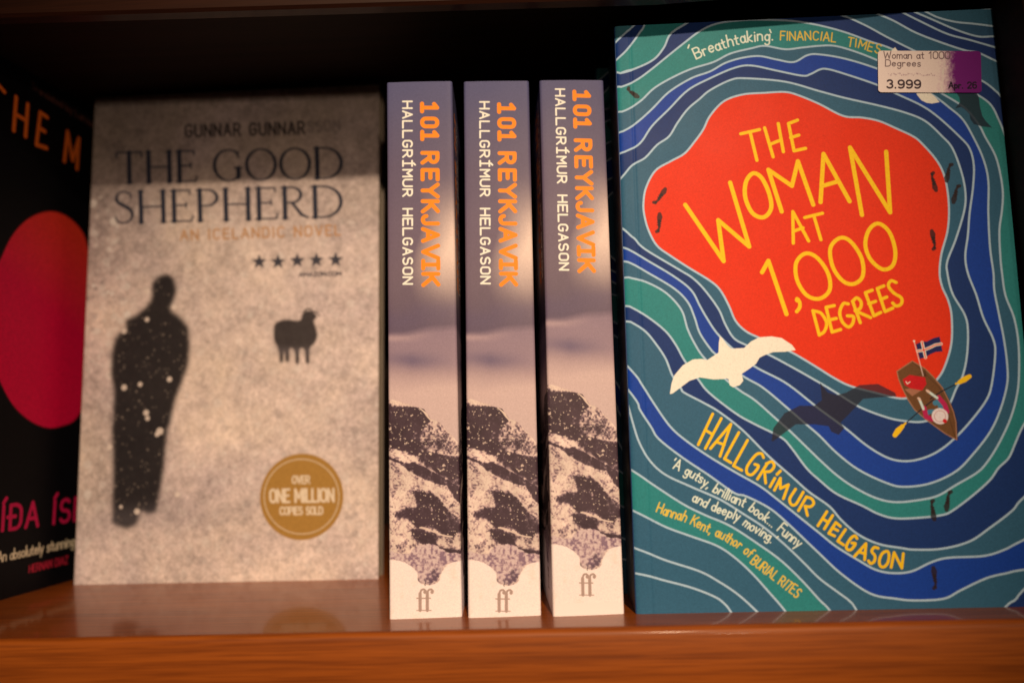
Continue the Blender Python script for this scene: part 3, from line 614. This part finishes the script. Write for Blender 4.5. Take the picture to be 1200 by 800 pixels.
stops = [0, .22, .5, .78, 1]; cc = np.array([ink(*c) for c in [(72, 50, 50), (96, 70, 68), (148, 114, 104), (200, 156, 132), (234, 194, 158)]])
rgb = np.stack([np.interp(T, stops, cc[:, c]) for c in range(3)], -1)
rgb *= (1+.07*fl-.03*fb)[..., None]
cs.a = cs.a*(1-mtn[..., None])+rgb*mtn[..., None]
for k in range(7):                                               # snow ribs along the crest
    x = 66+k*23+rr0.uniform(-3, 3); y0 = 166+max(0, x-110)*.22
    cs.seg(smooth(S1([(x, y0), (x+14, y0+13), (x+24+rr0.uniform(-3, 6), 206+max(0, x-180)*.05)])), np.interp(np.linspace(0, 1, 17), [0, .5, 1], [.4, 1.0, .3]), SNOW, .8)
cs.seg(smooth(S1([(296, 218), (330, 246), (352, 276), (374, 302)])), np.interp(np.linspace(0, 1, 25), [0, .5, 1], [1, 2.4, 1.2]), SNOW, .95)
rr = np.random.default_rng(5)
for k in range(210):                                             # snow lodged on the dark rock
    u, v = rr.uniform(75, 550), rr.uniform(225, 690)
    if v > 470+.5*(u-75) or (u > 330 and v < 300+.7*(u-330)): continue
    p = S1([(u, v)])[0]; a = rr.uniform(.22, .7)*(1.8 if rr.random() < .16 else 1)
    for j in range(rr.integers(1, 5)): cs.dot(p[0]+rr.normal(0, a*1.2), p[1]+rr.normal(0, a*.7), a*rr.uniform(.5, 1), SNOW, rr.uniform(.5, .95))
for k in range(90):
    u, v = rr.uniform(190, 480), rr.uniform(20, 300); p = S2([(u, v)])[0]; cs.dot(p[0], p[1], rr.uniform(.2, .8), SNOW, rr.uniform(.5, 1))
cs.seg(smooth(S2([(262, 238), (300, 248), (340, 262), (400, 285), (450, 292)])), 1.5, SNOW, .9)
for u, v in ((98, 118), (105, 160), (122, 345), (92, 270)): p = S2([(u, v)])[0]; cs.dot(p[0], p[1], .9, DK, .85)
# mauve scree above the pale foot
sc2 = rag(S2([(0, 385), (75, 380), (200, 400), (240, 340), (340, 335), (420, 385), (510, 395), (640, 395), (640, 440), (500, 432), (420, 452), (382, 500), (370, 545), (330, 568), (290, 568), (255, 545), (250, 500), (210, 462), (150, 432), (75, 424), (0, 424)]), .35, 1.3)
cs.put(sc2, ink(186, 144, 130)); cs.put(sc2*np.clip((n2-.5)*10, 0, 1), ink(214, 174, 150)); cs.put(sc2*np.clip((.44-n2)*10, 0, 1), ink(140, 104, 104))
dark_foot = rag(S2([(330, 480), (385, 480), (372, 545), (330, 568), (260, 555), (300, 530)]), .6, 2); cs.put(dark_foot*np.clip((.62-n1)*6, 0, 1), ink(104, 76, 78))
foot = blur(cs.mask_poly(smooth(S2([(-40, 426), (75, 427), (150, 436), (205, 462), (245, 503), (250, 550), (290, 574), (330, 572), (372, 552), (388, 503), (425, 456), (500, 434), (640, 432), (640, 900), (-40, 900)]), True, 5)), .35*cs.k)
cs.put(foot, ink(252, 215, 184)); cs.put(foot*np.clip((n3-.6)*4, 0, 1), ink(240, 202, 164), .5)
cs.seg(S2([(290, 565), (291, 578)]), .9, DK)
# monogram
FF = ink(176, 138, 112)
for dx in (0, 42):
    cs.seg(S2([(262+dx, 722), (262+dx, 625)]), 3.6, FF)
    cs.seg(smooth(S2([(262+dx, 630), (268+dx, 606), (284+dx, 600), (296+dx, 610)])), 2.2, FF); p = S2([(296+dx-6, 616)])[0]; cs.dot(p[0], p[1], 1.9, FF)
    cs.seg(S2([(242+dx, 723), (284+dx, 723)]), 1.1, FF)
cs.seg(S2([(243, 652), (322, 652)]), 1.4, FF)
# lettering read with the head to the right; slight squareness of the capitals
def down(cv, text, x0, x1, y0, ys, h, wid, col):
    """letters turned a quarter clockwise: baseline on the left (x0), y positions given"""
    for ch, (ya, yb) in zip(text, ys):
        if ch == ' ': continue
        wd = SLAB[ch][0]
        for st in SLAB[ch][1]:
            pts = [(x0(y_ := ya+(yb-ya)*a/wd)+h*b, y_) for a, b in st]
            cv.seg(pts, wid, col)
ORG = ink(255, 132, 20)
xo = lambda y: 494.6+(y-120)*.0075
down(cs, "101REYKJAVIK", xo, None, 0, [(121.5, 131), (139, 148.5), (154.5, 163.5), (179.5, 191), (199.5, 210.5), (216.5, 230.5), (236, 248), (253, 262.5), (268.5, 282.5), (288, 302.5), (304.5, 316), (321, 334)], 17.6, 5.0, ORG)
xa = lambda y: 472.2+(y-118)*.002
n_ = 0; ys = []
for i, ch in enumerate("HALLGRÍMUR HELGASON"): ys.append((119.3+i*11.42, 119.3+i*11.42+7.9))
down(cs, "HALLGRÍMUR HELGASON", xa, None, 0, ys, 10.6, 2.15, ink(246, 226, 200))
im_spine = cs.image('mountain_spine_print', .06, True)
# ---- snow cover with figure
qg, RG, OG = quad_of('shepherd')
cg = Canvas(137.9, 225.9, 4.6, qg, ink(206, 171, 142))
A = vnoise(cg.h, cg.w, 120, 21, 5); Bn = vnoise(cg.h, cg.w, 26, 22, 3); Y = np.linspace(0, 1, cg.h)[:, None]; X = np.linspace(0, 1, cg.w)[None]
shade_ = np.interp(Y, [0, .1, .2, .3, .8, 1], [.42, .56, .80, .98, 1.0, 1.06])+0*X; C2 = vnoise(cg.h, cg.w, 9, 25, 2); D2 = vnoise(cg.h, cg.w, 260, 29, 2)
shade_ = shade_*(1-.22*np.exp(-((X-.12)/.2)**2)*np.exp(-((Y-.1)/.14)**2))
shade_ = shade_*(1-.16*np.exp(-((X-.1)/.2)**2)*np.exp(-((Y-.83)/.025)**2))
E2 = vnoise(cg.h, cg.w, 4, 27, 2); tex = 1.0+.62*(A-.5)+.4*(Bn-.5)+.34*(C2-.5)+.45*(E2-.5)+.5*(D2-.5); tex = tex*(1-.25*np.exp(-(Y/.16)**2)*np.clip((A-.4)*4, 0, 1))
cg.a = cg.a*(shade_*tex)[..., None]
cg.a[..., 2] *= (1+.22*(.5-A))
r2 = np.random.default_rng(9)
for k in range(4200):                                            # soft falling snow
    x, y = r2.uniform(80, 450), r2.uniform(230, 690); r = r2.uniform(1.5, 5.0)*(.5 if r2.random() < .6 else 1); a = r2.uniform(.04, .2)*(2.3 if r2.random() < .10 else 1)
    if x < 150 and y < 430: a *= 2.4
    cg.dot(x, y, r, ink(228, 200, 168) if r2.random() < .6 else ink(150, 126, 108), a, soft=.8)
fig = [(80+a/1.861, 290+b/1.861) for a, b in [(183, 90), (184, 74), (195, 62), (215, 57), (232, 66), (237, 92), (230, 116), (222, 135), (245, 150), (262, 172), (266, 210), (262, 260), (245, 300), (232, 340), (218, 400), (210, 470), (200, 540), (192, 578), (168, 582), (158, 565), (150, 605), (125, 614), (98, 602), (95, 560), (98, 480), (95, 400), (100, 320), (93, 270), (97, 215), (108, 188), (130, 172), (120, 160), (145, 150), (170, 130), (183, 112)]]
mf = blur(cg.mask_poly(fig), 2.6*cg.k); mf = np.clip((mf+(Bn-.5)*.35+(C2-.5)*.35*np.clip(mf*5, 0, 1)-.5)*2.6+.55, 0, 1)*np.clip(mf*8, 0, 1); mf = blur(mf, 2.0*cg.k)
cg.put(mf, ink(32, 26, 24), .98)
cg.put(blur(cg.mask_poly([(110, 600), (215, 590), (300, 585), (300, 606), (200, 618), (90, 618), (85, 600)]), 7*cg.k), ink(120, 102, 92), .25)
for k in range(330):
    x, y = r2.uniform(130, 222), r2.uniform(330, 615); cg.dot(x, y, r2.uniform(.4, 1.3), ink(180, 150, 120), r2.uniform(.08, .4), soft=.6)
for u, v, r in ((122, 305, 5), (157, 298, 4), (221, 287, 4.5), (170, 360, 5), (173, 372, 4), (200, 400, 6), (194, 407, 4), (90, 435, 5), (238, 538, 4.5), (150, 575, 5), (115, 565, 3), (232, 130, 5), (122, 182, 5), (172, 157, 4), (640, 640, 4), (172, 95, 5)):
    cg.dot(80+u/1.861, 290+v/1.861, r/1.5, ink(224, 190, 156), .85, soft=.7)
shp = [(80+a/1.861, 290+b/1.861) for a, b in smooth([(449, 185), (451, 168), (462, 160), (480, 158), (500, 160), (509, 156), (511, 146), (518, 139), (530, 139), (540, 146), (542, 153), (535, 160), (540, 175), (543, 195), (536, 210), (528, 217), (526, 234), (526, 252), (519, 252), (518, 234), (514, 220), (505, 221), (504, 238), (503, 253), (497, 253), (496, 236), (492, 221), (483, 220), (482, 236), (481, 248), (475, 248), (474, 234), (471, 221), (469, 236), (468, 249), (462, 249), (461, 230), (456, 214), (450, 202)], True, 4)]
cg.put(np.clip(blur(cg.mask_poly(shp), 1.35*cg.k)*1.25, 0, 1), ink(46, 37, 33), .96)
cg.seg(smooth([(356, 366), (359, 362.5), (364, 362), (366, 365)]), 2, ink(56, 44, 38), .7); cg.seg(smooth([(366, 365), (371, 366), (375, 370)]), 2, ink(56, 44, 38), .7)
cg.put(blur(cg.mask_poly([(318, 408), (375, 408), (375, 416), (318, 414)]), 3*cg.k), ink(120, 102, 92), .4)
# serif capitals: stems thick, hairlines thin, bracketed feet
def sf(*xs, y=0): return [([(x-.09, y), (x+.09, y)], .042) for x in xs]
def bowl(cx, cy, rx, ry, a0, a1, thick, thin, n=26):
    t = np.radians(np.linspace(a0, a1, n)); return ([(cx+rx*math.cos(a), cy+ry*math.sin(a)) for a in t], [thin+(thick-thin)*abs(math.cos(a))**1.6 for a in t])
TK, TN = .155, .06
SER = {
 'T': (.76, [([(.38, 0), (.38, 1)], TK), ([(0, 1), (.76, 1)], TN), ([(.01, 1), (0, .84)], TN), ([(.75, 1), (.76, .84)], TN)]+sf(.38)),
 'H': (.82, [([(.1, 0), (.1, 1)], TK), ([(.72, 0), (.72, 1)], TK), ([(.1, .5), (.72, .5)], TN)]+sf(.1, .72)+sf(.1, .72, y=1)),
 'E': (.62, [([(.1, 0), (.1, 1)], TK), ([(0, 1), (.54, 1), (.55, .87)], TN), ([(.1, .52), (.44, .52)], TN), ([(.44, .6), (.44, .44)], TN), ([(0, 0), (.58, 0), (.62, .16)], TN)]),
 'G': (.86, [bowl(.45, .5, .42, .51, 48, 312, .12, TN), ([(.72, .86), (.75, .74)], TN), ([(.74, .1), (.74, .4)], TK), ([(.62, .41), (.86, .41)], TN)]),
 'O': (.92, [bowl(.46, .5, .43, .51, 0, 360, .12, TN)]),
 'D': (.86, [([(.1, 0), (.1, 1)], TK), bowl(.32, .5, .5, .5, -90, 90, .12, TN), ([(0, 1), (.32, 1)], TN), ([(0, 0), (.32, 0)], TN)]),
 'S': (.54, [([(.46, .8), (.45, .92), (.3, 1.01), (.14, .97), (.06, .82), (.11, .67), (.28, .55), (.44, .42), (.5, .25), (.42, .07), (.24, -.01), (.07, .06), (.04, .2)], [TN, TN, TN, .06, .1, .11, .12, .12, .1, .07, TN, TN, TN])]),
 'P': (.62, [([(.1, 0), (.1, 1)], TK), bowl(.28, .74, .3, .26, -90, 90, .11, TN), ([(0, 1), (.3, 1)], TN), ([(.1, .48), (.28, .48)], TN)]+sf(.1)),
 'R': (.74, [([(.1, 0), (.1, 1)], TK), bowl(.28, .75, .27, .25, -90, 90, .11, TN), ([(0, 1), (.3, 1)], TN), ([(.1, .5), (.28, .5)], TN), ([(.3, .5), (.56, .1), (.74, 0)], [.09, .11, TN])]+sf(.1)),
 ' ': (.3, []),
}
def serif(text, p0, p1, h, col, gap=.1, soft=.3):
    p0 = np.array(p0, float); p1 = np.array(p1, float); x = 0; adv = []
    for ch in text: adv.append(x); x += SER[ch][0]+gap
    ax = (p1-p0)/(x-gap); u = np.array([ax[1], -ax[0]]); up = u/np.hypot(*u)*h; into = np.zeros((cg.h, cg.w))
    for ch, x0 in zip(text, adv):
        for pts, wd in SER[ch][1]:
            P = [p0+ax*(x0+a)+up*b for a, b in pts]; wd = np.broadcast_to(wd, (len(P),)).astype(float)
            if ch == 'S': P = smooth(P, n=5); wd = np.interp(np.linspace(0, 1, len(P)), np.linspace(0, 1, len(wd)), wd)
            cg.seg(P, wd*h, into=into)
    cg.put(blur(into, soft*cg.k), col, 1.0)
INK = ink(42, 42, 48)
serif("THE GOOD", (137, 214.5), (402, 208.5), 35.5, INK)
serif("SHEPHERD", (134.5, 261.5), (402, 254), 36, INK)
run(cg, "GUNNAR GUNNAR", (217.5, 160.5), (357, 157), 14, 2.6, ink(46, 36, 32), gap=.3, soft=.4)
run(cg, "SSON", (361, 154.5), (398, 152.5), 12, 2.0, ink(84, 70, 62), gap=.3, soft=.9, alpha=.7)
run(cg, "AN ICELANDIC NOVEL", (212, 281.5), (399, 275.5), 11.5, 2.1, ink(186, 124, 66), gap=.34, soft=.35, alpha=.9)
for x, y in ((304, 307), (326, 307), (348.6, 305.6), (371, 305), (393.5, 304.5)):
    cg.poly([(x+(9.4 if i % 2 == 0 else 3.9)*math.sin(i*math.pi/5), y-(9.4 if i % 2 == 0 else 3.9)*math.cos(i*math.pi/5)) for i in range(10)], INK, .95, soft=.3)
run(cg, "AMAZON.COM", (351, 324), (400, 323), 4.4, 1.3, ink(60, 54, 54), gap=.2, soft=.2)
GOLD = ink(168, 116, 48); PALE = ink(226, 190, 144)
cg.dot(353.5, 581.5, 47.5, GOLD, 1, soft=.3)
cg.seg([(353.5+43.8*math.cos(a), 581.5+43.8*math.sin(a)) for a in np.linspace(0, 2*math.pi, 60)], 1.0, PALE, .8)
run(cg, "OVER", (343, 566), (363, 566), 8.5, 1.6, PALE, gap=.18, soft=.25)
run(cg, "ONE MILLION", (317, 588), (391, 587), 14.5, 2.7, PALE, gap=.2, soft=.25)
run(cg, "COPIES SOLD", (328.5, 602.5), (378, 602), 8.5, 1.7, PALE, gap=.18, soft=.25)
im_snow = cg.image('snow_cover_print', .07)
# ---- black cover with red sun, standing at an angle at the left
LB_P, LB_YAW, LB_W, LB_H = np.array([-204.2, 353.0, 0]), math.radians(80.15), 132.0, 232.0
ld = np.array([math.cos(LB_YAW), math.sin(LB_YAW), 0])          # along the cover, pointing into the shelf
LB_O = LB_P-ld*LB_W                                              # front lower corner
ql = project([LB_O+np.array([0, 0, LB_H]), LB_P+np.array([0, 0, LB_H]), LB_P, LB_O])
cl = Canvas(LB_W, LB_H, 5, ql, ink(9, 8, 9))
sun = smooth([(0, 305), (15, 275), (34, 256), (56, 248), (75, 252), (92, 266), (101, 284), (107, 320), (109, 370), (107, 425), (99, 470), (88, 491), (75, 498), (56, 501), (34, 492), (15, 474), (0, 447), (-14, 412), (-18, 376), (-12, 336)], True, 5)
ms = blur(cl.mask_poly(sun), .7*cl.k); Yl = np.linspace(0, 1, cl.h)[:, None]; Xl = np.linspace(0, 1, cl.w)[None]
t_ = np.clip((Yl-.26)/.24-(Xl-.88)*1.2, 0, 1)[..., None]
colr = lin((196, 46, 20))/ILL*(1-t_)*1.5+lin((176, 8, 40))/ILL*t_*1.5
cl.a = cl.a*(1-ms[..., None])+np.clip(colr, 0, .9)*ms[..., None]
LO = ink(255, 110, 30)
D8 = lambda pts: [(a/5, 60+b/5) for a, b in pts]
for s_ in ([(-70, 130), (25, 238)], [(-22, 190), (-34, 410)], [(95, 270), (80, 465)], [(163, 312), (149, 500)], [(88, 368), (156, 408)], [(276, 388), (236, 360), (213, 548), (272, 568)], [(226, 450), (262, 470)], [(376, 645), (396, 472), (424, 640), (462, 512), (450, 690)]):
    cl.seg(D8(s_), 5.6, LO)
run(cl, "Translated by Larissa", (37, 104), (112, 151), 8, 1.1, ink(120, 66, 44), up=(-.6, -8.5), gap=.12)
PNK = ink(196, 24, 62)
run(cl, "FR", (-40, 628), (-6, 622.5), 29, 4.6, PNK, up=(1.5, -29), gap=.28)
run(cl, "ÍÐA", (2, 621), (44, 615.5), 29, 4.6, PNK, up=(1.5, -28), gap=.28)
run(cl, "ÍSBERG", (62, 613), (150, 600), 27, 4.4, PNK, up=(1.5, -26), gap=.28)
run(cl, "An absolutely stunning", (-3, 658.5), (87, 639), 12, 1.8, ink(224, 190, 140), up=(.6, -12), gap=.13)
run(cl, "HERNAN DIAZ", (34, 670.5), (79, 659.5), 8.5, 1.4, ink(190, 34, 50), up=(.5, -8.5), gap=.2)
im_black = cl.image('black_cover_print', .12)
# ---- price sticker
W_, H_ = 35.2, 13.6
ct = Canvas(W_, H_, 16, [(1028, 61), (1148, 61), (1149, 109), (1029, 109)], ink(255, 216, 204))
XN = np.linspace(0, 1, ct.w)[None]+0*np.zeros((ct.h, 1)); nz = vnoise(ct.h, ct.w, 10, 31, 3); nz2 = vnoise(ct.h, ct.w, 60, 32, 2)
ct.put(np.clip((XN-.58+(nz-.5)*.16)*5, 0, 1), ink(180, 84, 134), .7)
ct.put(np.clip((XN-.645+(nz-.5)*.06)*10, 0, 1), ink(120, 18, 100))
ct.put(np.clip(1-np.abs(XN-.625+(nz2-.5)*.05)*60, 0, 1)*np.clip((nz-.45)*8, 0, 1), ink(250, 226, 214), .8)  # thin pale highlight painted in, broken along the colour change
TG = ink(104, 72, 70)
run(ct, "Woman at 1000", (1035, 70), (1112, 70), 8, 1.25, TG, gap=.17, alpha=.85)
run(ct, "Degrees", (1037, 79), (1078, 79), 7.5, 1.25, TG, gap=.17, alpha=.85)
[ct.dot(1041+i*1.9+random.uniform(-.5, .5), 88.4+random.uniform(-1.2, 1.2), random.uniform(.5, 1.1), ink(184, 140, 132), .6) for i in range(29)]
run(ct, "3.999", (1039, 104), (1078, 104), 9, 2.1, ink(74, 52, 52), gap=.2)
run(ct, "Apr. 26", (1111, 104), (1143, 104), 7, 1.6, ink(34, 12, 34), gap=.2)
im_tag = ct.image('price_sticker_print', .05)
# ================================================================== BOOK BUILDERS
pages = page_mat('page_ends'); card = flat_mat('white_card', (.72, .68, .6), .6)
def face_out(name, key, im, thick, spine_left=True, spine_col=(.01, .012, .03), hinge=True, mats=None, edge_col=None, bulge=.25, fold=None):
    """Paperback standing with its front cover towards the room."""
    x, y, yaw, wd, h, lean, tilt = POSE[key]; q, R, O = quad_of(key)
    root = thing(name, O, R)
    cm = mats[0] if mats else print_mat(name+'_cover_print', im, .4, .2)
    sm = mats[1] if mats else print_mat(name+'_spine_print', im, .4, .2)
    NX = 48; prof = []; um = []
    us = [0, .0025, .006, .012]+[k/wd for k in (3.6, 4.2, 4.6, 4.9, 5.2, 5.5, 5.8, 6.2, 6.8)]+[.07+.93*k/30 for k in range(31)]
    for u in us:
        xx = wd*u; prof.append((xx, 0, 0, -1)); um.append(u)
    def bow(i, v):
        u = us[i]; d = bulge*math.sin(math.pi*v)*u*.5-bulge*.6*(u**3)*(1-v)*0
        if hinge: d -= .16*math.exp(-((u*wd-5.2)/.5)**2)-.05*math.exp(-((u*wd-5.2)/1.6)**2)
        d -= .45*math.exp(-(u*wd)/.5)
        return d
    wrap_strip('front_cover', prof, h, .28, cm, root, um, rows=30, bow=bow)
    sp = [(0, .5, -1, 0), (-.15, 1.2, -1, 0), (-.2, thick/2, -1, 0), (-.15, thick-1.2, -1, 0), (0, thick-.5, -1, 0)] if spine_left else None
    box_bm('spine', -.3, .05, 2.3 if fold else .45, thick-.4, 0, h, sm, root, .12, 2)
    if fold: box_bm('spine_fold', -.32, .05, .5, 2.3, 0, h, fold, root, .15, 2)
    box_bm('back_cover', 0, wd, thick-.3, thick, 0, h, sm, root)
    box_bm('page_block', .4, wd-.9, 1.1, thick-.34, .8, h-.8, pages, root)
    return root
def spine_out(name, key, mats, depth=124):
    """Paperback standing with its spine towards the room; the cover sheet wraps from side to side."""
    x, y, yaw, wd, h, lean, tilt = POSE[key]; q, R, O = quad_of(key)
    root = thing(name, O, R); vo = {'spine_a': 0, 'spine_b': .003, 'spine_c': -.0215}[key]
    r = .95; N = 14
    def corner(cx, cy, a0, a1): return [(cx+r*math.cos(math.radians(a)), cy+r*math.sin(math.radians(a)), math.cos(math.radians(a)), math.sin(math.radians(a))) for a in np.linspace(a0, a1, 6)]
    prof = corner(r, r, 180, 270)+[(r+(wd-2*r)*i/N, -.18*math.sin(math.pi*i/N), 0, -1) for i in range(1, N)]+corner(wd-r, r, 270, 360)
    um = [p[0]/wd for p in prof]
    wrap_strip('spine', prof, h, .28, mats[0], root, um, (vo, 1+vo), rows=12)
    def side(nm, x0, sx):
        pr = [(x0, r+.01+(depth-r)*i/12, sx, 0) for i in range(13)]
        if sx > 0: uu = [1-min(1, i/12*4.0) for i in range(13)]
        else: uu = [min(1, i/12*4.0) for i in range(13)]; 
        if sx < 0: pr = pr[::-1]; uu = uu[::-1]
        return wrap_strip(nm, pr, h, .28, mats[0], root, uu, (vo, 1+vo), rows=4)
    side('front_cover', wd, 1); side('back_cover', 0, -1)
    box_bm('page_block', .4, wd-.4, 1.0, depth-1.2, .8, h-.8, pages, root)
    return root
# ================================================================== BOOKS
navy_spine = flat_mat('navy_laminate', (.006, .012, .035), .32, 40)
fold_m = flat_mat('blue_laminate', (.008, .045, .17), .45, 40)
sea_mat = print_mat('sea_cover_print', im_sea, .42, .12)
bk = face_out('paperback_book', 'woman', im_sea, 27, mats=(sea_mat, navy_spine), fold=fold_m)
tag(bk, 'large blue and red paperback facing out, rowing boat on cover and price sticker', 'book')
# title lettering crumbs on the dark spine: a small pale emblem near its foot
def spine_emblem(root):
    V = []; Fc = []
    for k in range(10):
        a = k*2*math.pi/10; rr_ = 1.5 if k % 2 == 0 else .8
        V.append((-.33, 9+rr_*math.cos(a), 18+rr_*1.7*math.sin(a)))
    V2 = [(-.36, v[1], v[2]) for v in V]; n = 10
    Fc = [tuple(range(n)), tuple(range(2*n-1, n-1, -1))]+[(i, (i+1) % n, n+(i+1) % n, n+i) for i in range(n)]
    return mesh_obj('emblem', V+V2, Fc, flat_mat('pale_ink', (.3, .32, .34), .5), root)
spine_emblem(bk)
# sticker: rounded rectangle with real thickness, placed where the photo shows it
def plane_pt(px, py):
    o = np.array(OW, float); n = np.array([RW[i][1] for i in range(3)])
    d = AF+AR*(px-600)/FPX+AU*(400-py)/FPX; c = np.array([0, 0, CAMH]); P = c+d*(((o-c)@n)/(d@n))
    return (P-o)@np.array([RW[i][0] for i in range(3)]), (P-o)@np.array([RW[i][2] for i in range(3)])
s00 = plane_pt(1028.5, 109); s10 = plane_pt(1149.5, 109.5); s01 = plane_pt(1028, 60.5); s11 = plane_pt(1148.5, 61)
sV = []; sU = []; rad = .07
outline = []
for cx, cy, a0 in ((1-.035, rad, -90), (1-.035, 1-rad, 0), (.035, 1-rad, 90), (.035, rad, 180)):
    for a in np.linspace(a0, a0+90, 6): outline.append((cx+.035*math.cos(math.radians(a)), cy+rad*math.sin(math.radians(a))))
for dep in (-.52, -.2):
    for u, v in outline:
        a = np.array(s00)*(1-u)*(1-v)+np.array(s10)*u*(1-v)+np.array(s01)*(1-u)*v+np.array(s11)*u*v
        sV.append((a[0], dep, a[1])); sU.append((u, v))
n = len(outline)
mesh_obj('price_sticker', sV, [tuple(range(n)), tuple(range(2*n-1, n-1, -1))]+[(i, i+n, (i+1) % n+n, (i+1) % n) for i in range(n)], print_mat('sticker_print', im_tag, .35, .3), bk, sU)
# second copy of the sea coloured book directly behind the first
POSE['woman_back'] = (36.2, 283.0, -2.2, 133.69, 207.64, -.5, -.5)
bk2 = face_out('paperback_book', 'woman_back', im_sea, 27, mats=(sea_mat, navy_spine), fold=fold_m)
tag(bk2, 'teal paperback almost wholly hidden behind the large blue and red paperback', 'book')
spine_emblem(bk2)
mt = print_mat('mountain_spine_print', im_spine, .4, .2)
for k, lab in (('spine_a', 'leftmost of the three mountain spine paperbacks, beside the grey snow cover book'), ('spine_b', 'middle one of the three mountain spine paperbacks with orange lettering'), ('spine_c', 'rightmost of the three mountain spine paperbacks, beside the blue and red cover book')):
    tag(spine_out('paperback_book', k, (mt,)), lab, 'book', 'paperbacks showing mountain spines with orange lettering')
grey_spine = flat_mat('grey_laminate', (.12, .1, .09), .5, 60)
snow_m = print_mat('snow_cover_print', im_snow, .45, .1)
b3 = face_out('paperback_book', 'shepherd', im_snow, 9.5, mats=(snow_m, grey_spine), hinge=False, bulge=.8)
tag(b3, 'grey paperback facing out with a dark figure and a sheep in snow', 'book')
# black book at an angle: its front cover faces right, fore edge deep in the shelf
R4 = rotm(ld, np.cross(np.array([0, 0, 1.]), ld), np.array([0, 0, 1.]))
POSE['black'] = (0, 0, 0, LB_W, LB_H, 0, 0)
blk = print_mat('black_cover_print', im_black, .42, .12); blkp = flat_mat('black_laminate', (.008, .007, .007), .4, 40)
_q = quad_of
def quad_of(key):
    if key == 'black': return ql, R4, tuple(LB_O)
    return _q(key)
b4 = face_out('paperback_book', 'black', im_black, 22, mats=(blk, blkp), hinge=False, bulge=.3)
tag(b4, 'black paperback with a red sun standing at an angle at the left end', 'book')
sc.render.engine = 'CYCLES'
